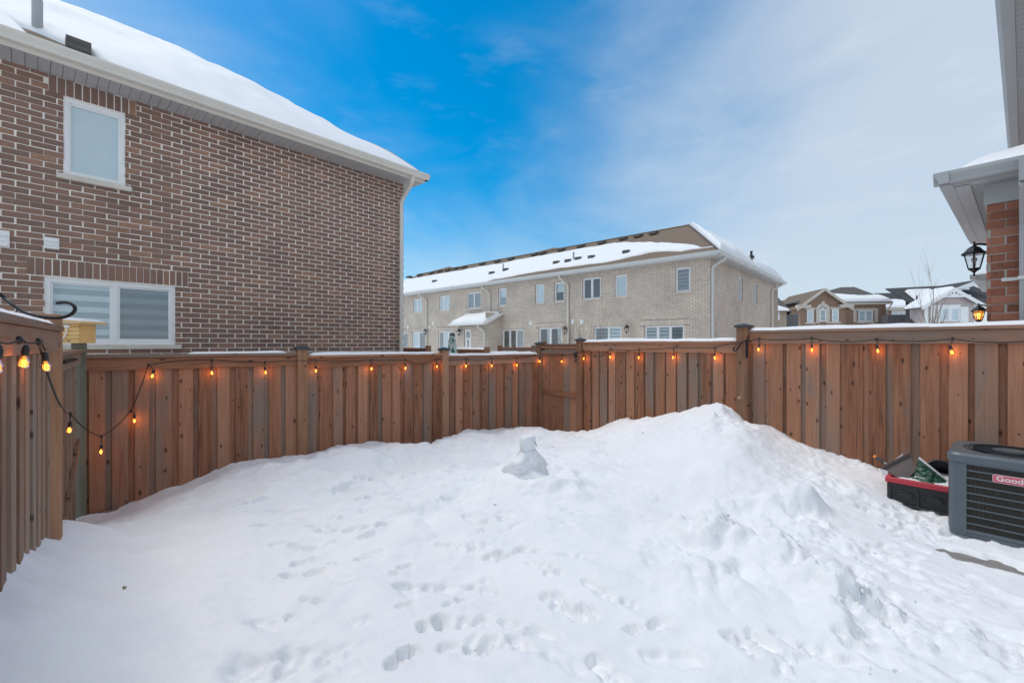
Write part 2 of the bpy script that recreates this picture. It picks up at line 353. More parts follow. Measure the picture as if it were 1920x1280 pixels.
def catmull(pts, n=8):
    pts = [Vector(p) for p in pts]; out = []
    for i in range(len(pts) - 1):
        p0 = pts[max(i - 1, 0)]; p1 = pts[i]; p2 = pts[i + 1]; p3 = pts[min(i + 2, len(pts) - 1)]
        for k in range(n):
            t = k / n
            out.append(0.5 * ((2 * p1) + (p2 - p0) * t + (2 * p0 - 5 * p1 + 4 * p2 - p3) * t * t + (3 * p1 - p0 - 3 * p2 + p3) * t ** 3))
    out.append(pts[-1]); return out
_tab = rng.random((256, 256))
def vnoise(x, y):
    xi = np.floor(x).astype(int); yi = np.floor(y).astype(int); fx = x - xi; fy = y - yi
    fx = fx * fx * fx * (fx * (fx * 6 - 15) + 10); fy = fy * fy * fy * (fy * (fy * 6 - 15) + 10)
    g = lambda a, b: _tab[a % 256, b % 256]
    return (g(xi, yi) * (1 - fx) + g(xi + 1, yi) * fx) * (1 - fy) + (g(xi, yi + 1) * (1 - fx) + g(xi + 1, yi + 1) * fx) * fy - 0.5
def fbm(x, y, o=4, gain=0.5):
    s = 0; a = 1
    for i in range(o):
        s = s + a * vnoise(x * 2 ** i + 17.3 * i, y * 2 ** i + 5.1 * i); a *= gain
    return s
def grid_mesh(name, P, mat, smooth=True, keep=None):
    """P: (n, m, 3) array of points"""
    n, m = P.shape[:2]; idx = np.arange(n * m).reshape(n, m)
    q = np.stack([idx[:-1, :-1], idx[1:, :-1], idx[1:, 1:], idx[:-1, 1:]], -1).reshape(-1, 4)
    if keep is not None: q = q[keep.reshape(-1)]
    me = bpy.data.meshes.new(name)
    me.vertices.add(n * m); me.vertices.foreach_set('co', P.reshape(-1).astype(np.float32))
    me.loops.add(q.size); me.loops.foreach_set('vertex_index', q.reshape(-1).astype(np.int32))
    me.polygons.add(len(q)); me.polygons.foreach_set('loop_start', np.arange(0, q.size, 4, dtype=np.int32)); me.polygons.foreach_set('loop_total', np.full(len(q), 4, dtype=np.int32))
    if smooth: me.polygons.foreach_set('use_smooth', np.ones(len(q), dtype=bool))
    me.update(calc_edges=True); me.validate()
    if mat: me.materials.append(M[mat])
    return me
def snow_sheet(name, parent, c00, c10, c11, c01, T, nu=60, nv=24, lo=None, hi=None, seed=0, lump=0.35, ew=0.35, mat='roof_snow', sink=0.012, edges=(1, 1, 1, 1), thick=None):
    """a layer of snow on the quad c00 (u=0,v=0) c10 (u=1) c11 c01; lo/hi(u) give the range of v it covers; edges: which borders (u0,u1,v0,v1) roll off"""
    c00, c10, c11, c01 = [np.array(c, float) for c in (c00, c10, c11, c01)]
    u = np.linspace(0, 1, nu)[:, None] * np.ones((1, nv)); tv = np.linspace(0, 1, nv)[None, :] * np.ones((nu, 1))
    tv = tv * 0.5 + 0.5 * (1 - np.cos(np.pi * tv)) * 0.5
    l = np.array([lo(x) if lo else 0.0 for x in u[:, 0]])[:, None]; h = np.array([hi(x) if hi else 1.0 for x in u[:, 0]])[:, None]
    v = l + (h - l) * tv
    A = lambda a: a[:, :, None]
    P = A((1 - u) * (1 - v)) * c00 + A(u * (1 - v)) * c10 + A(u * v) * c11 + A((1 - u) * v) * c01
    L = np.linalg.norm(c10 - c00); W_ = np.linalg.norm(c01 - c00)
    big = 1e9
    e = np.minimum(np.minimum(u * L if edges[0] else big + u, (1 - u) * L if edges[1] else big + u), np.minimum(tv * W_ * (h - l) if edges[2] else big + u, (1 - tv) * W_ * (h - l) if edges[3] else big + u))
    q = np.clip(e / ew, 0, 1); prof = np.sqrt(q * (2 - q))
    nzz = fbm(P[:, :, 0] * 0.8 + seed * 7.1, P[:, :, 1] * 0.8 + seed * 3.3, 4)
    t = T * prof * (1 + lump * nzz) - sink * (prof < 0.01)
    if thick is not None: t = t * thick(u, v)
    P = P.copy(); P[:, :, 2] += t
    return link(name, grid_mesh(name, P, mat), parent)

# ------------------------------------------------------------------ yard frame and ground
C2 = Vector((0.594, 9.21)); VV = Vector((0.649, -0.761)).normalized(); WW = Vector((VV.y, -VV.x))   # VV: gate corner -> house; WW: gate corner -> side fence
def yard(a, b, z=0.0): p = C2 + WW * a + VV * b; return Vector((p.x, p.y, z))
def yab(p): d = Vector((p[0], p[1])) - C2; return d.dot(WW), d.dot(VV)
F_LEFT = Frame(yard(0, 0), -WW)        # back fence on the left: x = 0 at the gate corner, negative to the left
F_RIGHT = Frame(yard(0, 0), VV)        # fence with gate: x = 0 at the gate corner
F_SIDE = Frame(yard(6.92, 0), -VV)     # side fence: x = 0 at the far corner, negative towards the camera
WALL_B = 7.15                          # rear wall line of the house row

gm = MB()
gm.add([(-900, -900, -0.75), (900, -900, -0.75), (900, 1500, -0.75), (-900, 1500, -0.75)], [(0, 1, 2, 3)])
g = gm.build('ground', 'snow'); tag(g, 'snow covered ground of the neighbourhood', 'ground', kind='structure')
pm = MB()
pa = [yard(7.2, 5.2), yard(7.2, WALL_B + 3.05), yard(-0.0, WALL_B + 3.05), yard(-0.0, 5.2)]
pm.add([(p.x, p.y, -0.1) for p in pa] + [(p.x, p.y, 0.0) for p in pa], [(0, 1, 2, 3), (4, 7, 6, 5), (0, 4, 5, 1), (1, 5, 6, 2), (2, 6, 7, 3), (3, 7, 4, 0)])
tag(pm.build('patio', 'concrete'), 'concrete patio slab showing through thin snow beside air conditioner', 'patio', kind='structure')

# yard snow: thin-plate spline through measured points + drifts, piles, footprints
def fence_pt(px, py):
    k = (px - CX) / FPX
    x = F_LEFT.x_at(px) if px < 1012 else F_RIGHT.x_at(px)
    F = F_LEFT if px < 1012 else F_RIGHT
    z = F.z_at(px, py); w = F.w(x, 0, z); return (w.x, w.y, w.z)
ctrl = [fence_pt(*p) for p in [(158, 965), (250, 940), (350, 905), (440, 870), (520, 855), (590, 850), (640, 832), (690, 823), (730, 829), (788, 836), (812, 821), (850, 817), (900, 806), (940, 799), (1000, 800),
                               (1060, 806), (1100, 802), (1180, 790), (1250, 786), (1300, 778), (1345, 772), (1380, 782), (1400, 790), (1440, 799), (1480, 820), (1550, 845), (1640, 872)]]
def P3(px, py, z):
    Y = (H - z) * FPX / (py - HY); p = pix(px, py, Y); return (p.x, p.y, p.z)
ctrl += [tuple(pix(1335, 757, 6.15)), tuple(pix(1300, 765, 6.1)), tuple(pix(1370, 768, 6.0)), tuple(pix(1335, 860, 5.0)), tuple(pix(1400, 850, 5.0)), tuple(pix(1260, 850, 5.3)), tuple(pix(1460, 850, 5.1)),
         tuple(pix(1480, 900, 4.6)), P3(1300, 950, .10), P3(1450, 962, .12), P3(1540, 955, .12), P3(1380, 955, .11), P3(1600, 930, .14)]
ctrl += [P3(-150, 1280, .54), P3(100, 1280, .38), P3(300, 1280, .24), P3(500, 1280, .12), P3(960, 1280, .06), P3(1400, 1280, .05), P3(1700, 1280, .04), P3(1950, 1280, .03),
         P3(300, 1100, .20), P3(130, 1100, .33), P3(600, 1100, .11), P3(960, 1100, .08), P3(700, 950, .08), P3(400, 1000, .09), P3(250, 1010, .10), P3(550, 900, .07), P3(420, 920, .04), P3(300, 960, -.02),
         P3(960, 1000, .08), P3(700, 870, .09), P3(900, 850, .08), P3(1150, 920, .12), P3(1150, 840, .19), P3(1060, 850, .13), P3(1100, 1000, .08), P3(1200, 1200, .06),
         P3(1650, 1000, .05), P3(1700, 1100, .04), P3(1600, 1200, .04), P3(1780, 1000, .05), P3(1720, 950, .10), P3(1850, 1180, .035), P3(1640, 920, .17)]
# along the side fence
for b, z in ((0.25, -.22), (0.8, -.08), (1.4, .16), (1.8, .27), (2.4, .36), (3.2, .49), (4.0, .56), (5.0, .56), (6.5, .50)):
    p = yard(6.85, b, z); ctrl.append(tuple(p))
for a, b, z in ((0.4, 6.9, .12), (1.2, 7.0, .06), (2.0, 7.1, .03), (3.5, 7.1, .05), (5.0, 7.1, .16), (6.3, 7.0, .42), (0.1, 5.9, .24), (0.1, 6.6, .18)):
    ctrl.append(tuple(yard(a, b, z)))
def tps(ctrl):
    c = np.array(ctrl); n = len(c); d = np.linalg.norm(c[:, None, :2] - c[None, :, :2], axis=2)
    K = np.where(d > 0, d * d * np.log(d + 1e-9), 0) + np.eye(n) * 0.003
    A = np.zeros((n + 3, n + 3)); A[:n, :n] = K; A[:n, n] = 1; A[:n, n + 1:] = c[:, :2]; A[n, :n] = 1; A[n + 1:, :n] = c[:, :2].T
    w = np.linalg.solve(A, np.concatenate([c[:, 2], [0, 0, 0]])); return c, w
TC, TW = tps(ctrl)
def sm(x, a, b): t = np.clip((x - a) / (b - a), 0, 1); return t * t * (3 - 2 * t)
FOOT = []   # (x, y, angle, length, width, depth)
def foot(px, py, ang, L=0.30, Wd=0.115, d=0.05, z=0.07):
    Y = (H - z) * FPX / (py - HY); p = pix(px, py, Y); FOOT.append((p.x, p.y, ang, L, Wd, d))
for px, py, ang, L, Wd, d in [(790, 1092, 8, .40, .14, .055), (640, 990, 5, .5, .10, .05), (985, 1172, -22, .36, .12, .06), (1075, 1135, -32, .34, .14, .055), (1035, 1112, -15, .18, .1, .05), (1120, 1108, -55, .30, .10, .04),
                       (1215, 1168, 12, .32, .11, .05), (1262, 1222, -6, .34, .13, .06), (1140, 1255, -62, .34, .13, .06), (895, 1218, 4, .16, .11, .085), (808, 1165, 35, .20, .14, .085), (755, 1238, 55, .22, .13, .07),
                       (900, 1085, -30, .30, .08, .04), (925, 1035, 28, .22, .07, .04), (835, 1022, -20, .20, .07, .04), (1015, 1062, -22, .24, .08, .04), (890, 1160, 0, .22, .16, .05), (545, 1166, 60, .07, .05, .05),
                       (570, 1080, 20, .34, .13, .05), (650, 1055, 10, .34, .12, .04), (575, 1050, 40, .26, .12, .04), (540, 1020, 5, .30, .10, .035), (715, 985, 15, .10, .07, .05), (740, 1075, 30, .08, .05, .04), (700, 1035, 10, .16, .08, .03),
                       (945, 1200, 0, .26, .1, .045), (1180, 1130, -40, .12, .1, .03), (760, 1140, 20, .12, .06, .03), (585, 1140, 0, .16, .05, .03), (600, 1245, 20, .5, .22, .03), (520, 1265, 30, .5, .3, .04), (640, 1268, 50, .25, .12, .03),
                       (1065, 830, 30, .07, .06, .06), (1040, 846, 40, .10, .06, .06), (930, 985, 30, .3, .08, .035), (1000, 1030, -10, .2, .06, .03), (905, 1000, 30, .1, .1, .04), (650, 918, 20, .3, .16, .05), (690, 905, 10, .3, .14, .05),
                       (470, 940, 20, .35, .14, .04), (560, 950, 15, .3, .12, .04), (430, 960, 20, .5, .12, .03), (770, 900, 20, .3, .12, .035), (520, 985, 25, .4, .12, .03), (850, 930, 0, .25, .12, .03), (720, 930, 10, .2, .1, .04), (600, 985, 5, .24, .12, .03)]:
    foot(px, py, ang, L, Wd, d)
fr = random.Random(3)
for i in range(34): foot(fr.uniform(480, 1150), fr.uniform(930, 1240), fr.uniform(-50, 50), fr.uniform(.12, .34), fr.uniform(.06, .13), fr.uniform(.015, .04))
for (x0, y0), (x1, y1), n, spread in [((1660, 945), (1745, 1010), 16, 45), ((1700, 1000), (1620, 1110), 16, 45), ((1650, 1080), (1640, 1200), 14, 60), ((1640, 1190), (1480, 1270), 16, 50), ((1740, 1010), (1830, 1130), 9, 40), ((1700, 1160), (1780, 1215), 5, 40), ((1840, 1100), (1920, 1130), 5, 20), ((1860, 1190), (1920, 1230), 6, 24), ((1350, 1215), (1500, 1205), 6, 14)]:
    for i in range(n):
        t = fr.random(); foot(x0 + (x1 - x0) * t + fr.uniform(-spread, spread), y0 + (y1 - y0) * t + fr.uniform(-12, 12), fr.uniform(-70, 70), fr.uniform(.16, .30), fr.uniform(.07, .12), fr.uniform(.03, .06), .05)
def snow_z(X, Y, detail=True):
    c, w = TC, TW; sh = X.shape; x = X.ravel(); y = Y.ravel(); z = np.zeros_like(x)
    for i in range(0, len(x), 40000):
        d2 = (x[i:i + 40000, None] - c[None, :, 0]) ** 2 + (y[i:i + 40000, None] - c[None, :, 1]) ** 2
        z[i:i + 40000] = (0.5 * d2 * np.log(d2 + 1e-9)) @ w[:-3] + w[-3] + w[-2] * x[i:i + 40000] + w[-1] * y[i:i + 40000]
    z = z.reshape(sh)
    if not detail: return z
    ab_a = (X - C2.x) * WW.x + (Y - C2.y) * WW.y; ab_b = (X - C2.x) * VV.x + (Y - C2.y) * VV.y
    patio = sm(ab_b, 4.4, 5.6) * sm(4.2 - ab_a, 0, 1.0)                 # shovelled area: thin flat snow
    near_l = sm(ab_a, 4.6, 5.6) * sm(ab_b, 2.5, 4.5)
    soft = 1 - 0.75 * patio
    # wind-shaped drifts
    z = z + soft * (0.085 * fbm(X * 0.8 + 3, Y * 1.0 + 8, 3) + 0.05 * fbm(X * 1.9 - Y * 0.7, Y * 2.6 + 4, 4))
    lines = vnoise((X * 0.64 - Y * 0.77) * 1.5, (X * 0.77 + Y * 0.64) * 5 + 2.2 * vnoise(X * 1.1, Y * 1.1))
    z = z + soft * 0.028 * lines
    # mound shovelled up in front of the big pile, with a crumbly crest
    def bump(px, py, zc, rx, ry, h, ang=0.0, pw=2.0):
        Yc = (H - zc) * FPX / (py - HY); Xc = (px - CX) / FPX * Yc; ca, sa = math.cos(ang), math.sin(ang)
        p = ((X - Xc) * ca + (Y - Yc) * sa) / rx; q = (-(X - Xc) * sa + (Y - Yc) * ca) / ry
        r = np.sqrt(p * p + q * q); return h * np.exp(-np.power(r, pw))
    md = np.maximum.reduce([bump(1320, 985, .22, .36, .24, .27, -.35), bump(1440, 1020, .2, .40, .22, .25, -.55), bump(1530, 1085, .15, .26, .19, .20, -.7), bump(1330, 1060, .15, .5, .30, .12, -.3), bump(1550, 1140, .10, .15, .15, .11), bump(1250, 1020, .12, .35, .2, .08)])
    crk = np.clip(md / 0.2, 0, 1)
    wx_ = X + .08 * vnoise(X * 5, Y * 5 + 3); wy_ = Y + .08 * vnoise(X * 5 + 9, Y * 5)
    z = z + md + crk * (0.19 * fbm(wx_ * 3.4 + 1, wy_ * 3.4, 5, .58) - 0.15 * np.abs(vnoise(wx_ * 4.5 + 5, wy_ * 4.5)) + .03)
    # lip at the foot of the big pile
    lip = np.maximum.reduce([bump(1420, 945, .14, .24, .13, .11, -.15, 3), bump(1500, 948, .14, .22, .13, .12, -.1, 3), bump(1350, 935, .18, .2, .14, .07, 0, 3)])
    z = z + lip * (1 + 1.2 * fbm(X * 5, Y * 5, 3))
    # crumbs on the pile top and by the fence
    pk = bump(1350, 775, .72, .5, .45, 1.0); z = z + pk * (0.20 * fbm(X * 2.6 + 9, Y * 2.6, 4, .55) - .05 * np.abs(vnoise(X * 5, Y * 5 + 2)) + 0.03 * fbm(X * 13, Y * 13, 2)) + bump(1335, 765, .75, .22, .2, .06)
    z = z + bump(1432, 800, .5, .1, .1, .09, 0, 4) + bump(700, 850, .12, .55, .35, .06) + bump(860, 830, .05, .45, .3, .07, .6, 4) + bump(690, 860, .1, .3, .25, .05) + bump(560, 880, .08, .4, .2, .05, .5) + bump(1180, 815, .25, .4, .25, .06) + bump(1000, 822, .1, .5, .2, .05) + bump(1100, 880, .15, .3, .2, .04)
    bk_ = sm(4.2 - ab_b, 0, 1.5) * (1 - sm(ab_a, 4.5, 6.5)); z = z + bk_ * (0.10 * fbm(X * 2.0 + 31, Y * 2.0 + 7, 5, .55) - .05 * np.abs(vnoise(X * 2.8, Y * 2.8)) + .012)
    # plateau the snowman stands on
    Yc = 4.92; p = (X - 0.23) / 0.62; q = (Y - Yc) / 0.46
    pl = sm(1.15 - np.power(np.abs(p) ** 3 + np.abs(q) ** 3, 1 / 3) + 0.5 * fbm(X * 2.1, Y * 2.1 + 3, 4), -0.05, 0.55); z = z + 0.10 * pl
    z = z + bump(1085, 925, .13, .12, .14, .05) 
    # churned snow along the trodden path
    pth = patio * sm(fbm(X * 1.3 + 4, Y * 1.3, 2) + 0.25, 0.0, 0.25)
    z = z + pth * (0.06 * fbm(X * 4.5, Y * 4.5, 5, .65) - .05 * np.abs(vnoise(X * 6 + 3, Y * 6)) + 0.010 * fbm(X * 26, Y * 26, 3) + .010)
    # footprints
    wob = 0.6 * fbm(X * 8, Y * 8, 4); cr = fbm(X * 28, Y * 28, 2)
    for fx, fy, an, L, Wd, d in FOOT:
        m_ = (np.abs(X - fx) < L) & (np.abs(Y - fy) < L)
        if not m_.any(): continue
        ca, sa = math.cos(R(an)), math.sin(R(an)); dx = X[m_] - fx; dy = Y[m_] - fy
        p = (dx * ca + dy * sa) / (L / 2); q = (-dx * sa + dy * ca) / (Wd / 2)
        r1 = np.sqrt(((p - .42) / .62) ** 2 + q ** 2); r2 = np.sqrt(((p + .5) / .5) ** 2 + (q / .85) ** 2)
        r = np.minimum(r1, r2) + wob[m_]
        z[m_] += -.85 * d * (1 - sm(r, 0.60, 1.03)) * (1 + 1.1 * cr[m_] + .9 * wob[m_]) + 0.08 * d * np.exp(-((r - 1.15) / 0.15) ** 2)
    z = z + 0.010 * fbm(X * 10, Y * 10, 4) + 0.003 * fbm(X * 38, Y * 38, 2)
    on = sm(ab_b, 5.1, 5.3) * sm(7.2 - ab_a, 0, .1); fl = 0.010 + .012 * fbm(X * 9, Y * 9, 3); d_ = z - fl; z = np.where(on > .5, fl + .5 * (d_ + np.sqrt(d_ * d_ + .00012)), z)
    # thin spot where the slab shows
    for px, py, rx, ry in ((1838, 1053, .26, .12), (1800, 1043, .10, .07), (1880, 1068, .22, .08), (1712, 1016, .08, .035), (1815, 1018, .14, .045), (1728, 1018, .05, .03)):
        Yc = H * FPX / (py - HY); Xc = (px - CX) / FPX * Yc; an = -0.85
        p = ((X - Xc) * math.cos(an) + (Y - Yc) * math.sin(an)) / rx; q = (-(X - Xc) * math.sin(an) + (Y - Yc) * math.cos(an)) / ry
        rr = np.sqrt(p * p + q * q) + 0.6 * fbm(X * 7, Y * 7, 3); k = 1 - sm(rr, .7, 1.15); z = z * (1 - k) + (-0.012) * k
    return z
step = 0.0155
na = int((6.92 + 0.06 + 0.04) / step); nb = int((WALL_B + 0.9) / step)
aa = np.linspace(-0.04, 6.98, na)[:, None] * np.ones((1, nb)); bb = np.linspace(-0.04, WALL_B + 0.85, nb)[None, :] * np.ones((na, 1))
GX = C2.x + WW.x * aa + VV.x * bb; GY = C2.y + WW.y * aa + VV.y * bb
GZ = snow_z(GX, GY)
sn = link('snow', grid_mesh('snow', np.stack([GX, GY, GZ], -1), 'snow'))
tag(sn, 'deep trodden snow with footprints and shovelled piles filling the back yard', 'snow', kind='structure')
def sz(x, y): return float(snow_z(np.array([[x]]), np.array([[y]]))[0, 0])

# ------------------------------------------------------------------ fences
def board_mesh(w, t, h):
    mb = MB(); mb.box(-w / 2, w / 2, 0, t, 0, h); return mb.mesh('board', 'cedar', 0.003)
BOARDS = {}
def board(parent, x, y, z0, z1, w=0.14, t=0.018, mat='cedar', name='board', tilt=0.0):
    key = (round(w, 2), round(z1 - z0, 2), mat)
    if key not in BOARDS:
        mb = MB(); mb.box(-key[0] / 2, key[0] / 2, 0, t, 0, key[1]); BOARDS[key] = mb.mesh('board', mat, 0.0025)
    return link(name, BOARDS[key], parent, (x, y, z0), (0, tilt, 0))
def post(parent, x, y, z0, z1, w=0.12, mat='cedar_post', cap=True, name='post'):
    mb = MB(); mb.box(-w / 2, w / 2, -w / 2, w / 2, 0, z1 - z0); p = link(name, mb.mesh('post', mat, 0.006), parent, (x, y, z0))
    if cap:
        c = MB(); q = w / 2 + 0.02; h = z1 - z0
        c.box(-q, q, -q, q, h - 0.02, h + 0.012); a = w / 2 + 0.012
        c.add([(-a, -a, h + 0.0121), (a, -a, h + 0.0121), (a, a, h + 0.0121), (-a, a, h + 0.0121), (0, 0, h + 0.042)], [(0, 1, 4), (1, 2, 4), (2, 3, 4), (3, 0, 4)])
        c.build('post_cap', 'cap_black', p)
    return p
def snow_strip(parent, x0, x1, y0, y1, z, T, seed, name='snow_strip'):
    n = max(12, int((x1 - x0) / 0.04)); u = np.linspace(0, 1, n); nv = 7
    tv = np.linspace(0, 1, nv)
    X = (x0 + (x1 - x0) * u)[:, None] * np.ones((1, nv)); nz = fbm(X[:, :1] * 2.6 + seed * 3, X[:, :1] * 0 + seed, 4)
    ys = y0 + (y1 - y0) * tv[None, :] + 0 * X + 0.012 * nz
    e = np.minimum(u * (x1 - x0), (1 - u) * (x1 - x0))[:, None]
    prof = np.sqrt(np.clip(1 - (2 * tv[None, :] - 1) ** 4, 0, 1)) * np.sqrt(np.clip(e / 0.06, 0, 1)) * np.clip(1.0 + 0.4 * nz, 0.12, 2)
    return link(name, grid_mesh(name, np.stack([X, ys, z - 0.004 + T * prof], -1), 'snow'), parent)
def fence_section(t, x0, x1, zt, zb, pitch=0.205, fw=0.14, rs=0, tr=0.14, first=0.07, kick=False, cap=True, snow=0.03, slope=0.0, snowspan=(0.02, 0.98)):
    """board-on-board panel: recessed boards, boards in front, a top rail over them, a cap; zt = underside of the cap"""
    r = random.Random(rs); n = int(math.ceil((x1 - x0) / pitch)); p = (x1 - x0) / n
    for i in range(n):
        xc = x0 + p * (i + 0.5)
        ww = fw + r.uniform(-0.01, 0.012)
        board(t, xc + r.uniform(-.008, .008), r.uniform(-.003, .003), zb, zt - 0.01, ww, tilt=r.uniform(-.0015, .0015))
    for i in range(n + 1):
        xc = min(max(x0 + p * i, x0 + 0.05), x1 - 0.05)
        board(t, xc + r.uniform(-.008, .008), 0.024 + r.uniform(-.003, .003), zb, zt - 0.012, 0.13 if 0 < i < n else 0.1)
    rl = MB(); rl.box(x0 + 0.004, x1 - 0.004, -0.034, -0.003, zt - tr, zt - 0.001); rl.build('rail', 'cedar_rail', t, 0.004)
    lr = MB(); lr.box(x0 + 0.004, x1 - 0.004, 0.046, 0.082, zb + 0.2, zb + 0.29); lr.build('rail', 'cedar_rail', t, 0.004)
    if cap:
        cp = MB(); cp.box(x0 + 0.004, x1 - 0.004, -0.056, 0.086, zt, zt + 0.036); cp.build('cap_board', 'cedar_rail', t, 0.004)
        if snow: snow_strip(t, x0 + (x1 - x0) * snowspan[0], x0 + (x1 - x0) * snowspan[1], -0.052, 0.08, zt + 0.036, snow, rs)
    if kick:
        k = MB(); k.box(x0, x1, -0.045, -0.004, zb - 0.12, zb + 0.045); k.build('kickboard', 'cedar_rail', t, 0.004)

FT = thing('wooden_fence', 'brown board fence with black capped posts, in front of the dark brick house', 'fence', F_LEFT.loc3(-0.35), F_LEFT.rz)
FT.location.z = 0
xp1, xp2, xA = F_LEFT.x_at(565), F_LEFT.x_at(832), -6.92
zc = lambda px, py: F_LEFT.z_at(px, py, -0.03)
fence_section(FT, xA + 0.035, xp1 - 0.035, 1.495, -0.24, rs=1, kick=True, snow=0.028, snowspan=(0.42, 0.93))
fence_section(FT, xp1 + 0.035, xp2 - 0.035, 1.455, -0.5, rs=2, snow=0.04, snowspan=(0.03, 0.93))
fence_section(FT, xp2 + 0.035, -0.035, 1.412, -0.6, rs=3, snow=0.042, snowspan=(0.0, 0.97))
post(FT, xA, 0.0, -0.6, 1.66, 0.115, 'treated_post', False)
post(FT, xp1, -0.01, -0.7, 1.535 + 0.06, 0.13)
post(FT, xp2, -0.01, -0.7, 1.50 + 0.06, 0.125)
post(FT, 0.0, 0.02, -0.7, F_LEFT.z_at(1005, 644), 0.12)

FR = thing('wooden_fence', 'tall brown board fence stepping up behind the snow piles and air conditioner', 'fence', F_RIGHT.loc3(0), F_RIGHT.rz)
xD, xE = F_RIGHT.x_at(1089), F_RIGHT.x_at(1396)
fence_section(FR, xD + 0.07, xE - 0.08, 1.66, -0.5, rs=4, pitch=0.2, fw=0.15, snow=0.05, snowspan=(0.02, 1.0))
fence_section(FR, xE + 0.07, WALL_B - 0.03, 1.80, -0.35, rs=5, pitch=0.222, fw=0.15, snow=0.045, tr=0.145, snowspan=(0.0, 1.0))
post(FR, xD, -0.005, -0.7, F_RIGHT.z_at(1089, 637), 0.125)
pe = post(FR, xE, -0.02, -0.6, 1.90, 0.15)
k = MB(); k.tube([(-.028, -.076, 0.6 + F_RIGHT.z_at(1390, 744)), (-.028, -.088, 0.6 + F_RIGHT.z_at(1390, 744))], 0.022, 14); k.build('bolt_cover', 'brass', pe, smooth=False)

GT = thing('garden_gate', 'narrow wooden gate with one middle rail at the corner of the yard', 'gate', F_RIGHT.loc3(0), F_RIGHT.rz)
zg = F_RIGHT.z_at(1045, 653, 0.0)
r = random.Random(9); gx0, gx1 = 0.085, xD - 0.085; n = 5; p = (gx1 - gx0) / n
for i in range(n):
    board(GT, gx0 + p * (i + .5), 0.0 + r.uniform(-.002, .002), -0.55, zg, p - 0.012)
    if i: board(GT, gx0 + p * i, 0.022, -0.55, zg - 0.01, 0.08)
mb = MB(); mb.box(gx0, gx1, -0.034, -0.003, zg - 0.115, zg); mb.build('rail', 'cedar_rail', GT, 0.004)
mb = MB(); mb.box(gx0 - 0.01, gx1 + 0.01, -0.05, 0.05, zg + 0.001, zg + 0.035); mb.build('cap_board', 'cedar_rail', GT, 0.004)
zr = F_RIGHT.z_at(1045, 737)
mb = MB(); mb.box(gx0, gx1, -0.036, -0.003, zr - 0.04, zr + 0.04); mb.build('rail', 'cedar_rail', GT, 0.004)
mb = MB(); mb.add([(gx0, -0.04, zg + 0.03), (gx0 + .11, -0.04, zg - 0.01), (gx0, -0.04, zg - 0.05), (gx0, -0.02, zg + 0.03), (gx0 + .11, -0.02, zg - 0.01), (gx0, -0.02, zg - 0.05)], [(0, 1, 2), (5, 4, 3), (0, 3, 4, 1), (1, 4, 5, 2), (2, 5, 3, 0)]); mb.build('hinge', 'black_iron', GT)

FS = thing('wooden_fence', 'near side fence of upright brown boards at the left edge', 'fence', F_SIDE.loc3(0), F_SIDE.rz)
def side_section(t, x0, x1, zt, zb, rs, boards=True):
    r = random.Random(rs); pitch = 0.185; n = int((x1 - x0) / pitch)
    for i in range(n):
        board(t, x1 - 0.12 - pitch * i, -0.03 + r.uniform(-.003, .003), zb, zt - 0.01, 0.10, 0.02, 'cedar_dark')
        board(t, x1 - 0.12 - pitch * (i + .5), 0.026 + r.uniform(-.003, .003), zb, zt - 0.012, 0.14, 0.018, 'cedar_dark')
side_section(FS, -6.2, -2.22, 1.74, -0.2, 11)
mb = MB(); mb.box(-6.2, -2.22, -0.068, -0.034, 1.60, 1.739); mb.build('rail', 'cedar_rail', FS, 0.004)
mb = MB(); mb.box(-6.2, -2.22, -0.09, 0.09, 1.74, 1.776); mb.build('cap_board', 'cedar_rail', FS, 0.004)
snow_strip(FS, -6.2, -2.5, -0.085, 0.085, 1.776, 0.03, 31)
post(FS, -2.15, -0.005, -0.4, 1.86, 0.13, 'cedar_post', False)
mb = MB(); mb.box(-2.08, -0.07, -0.02, 0.012, 1.43, 1.56)
GS = thing('garden_gate', 'side gate with black latch, seen edge on next to the green grey post', 'gate', F_SIDE.loc3(0), F_SIDE.rz)
mb.build('rail', 'cedar_dark', GS, 0.004)
mb = MB(); mb.box(-2.08, -0.07, -0.05, 0.06, 1.561, 1.595); mb.build('cap_board', 'cedar_dark', GS, 0.004)
r = random.Random(12)
for i in range(13):
    board(GS, -2.0 + i * 0.152, 0.016 + (i % 2) * 0.012, -0.35, 1.555, 0.14, 0.018, 'cedar_dark')
mb = MB(); mb.prism([(-2.0, -.30), (-1.90, -.30), (-0.10, 0.55), (-0.10, 0.65)], -0.012, 0.014, lambda p, q, t: (p, t, q)); mb.build('brace', 'cedar_dark', GS)
mb = MB(); mb.box(-1.70, -0.80, -0.05, -0.028, F_SIDE.z_at(122, 676) - 0.01, F_SIDE.z_at(122, 676) + 0.012); mb.build('latch', 'black_iron', GS)

# ------------------------------------------------------------------ string lights
def bulb_meshes():
    s = MB(); s.lathe([(0.004, 0.045), (0.009, 0.04), (0.0145, 0.022), (0.0155, 0.0), (0.0155, -0.012), (0.010, -0.014)], k=12); so = s.mesh('socket', 'black_plastic', smooth=True)
    g_ = MB(); g_.lathe([(0.012, -0.012), (0.0145, -0.022), (0.0225, -0.040), (0.0245, -0.052), (0.0215, -0.065), (0.0135, -0.074), (0.004, -0.077)], k=16); gl = g_.mesh('bulb', 'amber_glass', smooth=True)
    f = MB()
    for a in (0.005, -0.005): f.tube([(a, 0, -0.03), (a * 1.4, 0.002, -0.05), (a, 0, -0.066)], 0.0022, 6)
    return so, gl, f.mesh('filament', 'filament')
SOCK, GLASS, FIL = bulb_meshes()
pl_d = bpy.data.lights.new('bulb_light', 'POINT'); pl_d.energy = 0.36; pl_d.color = (1.0, 0.52, 0.16); pl_d.shadow_soft_size = 0.02
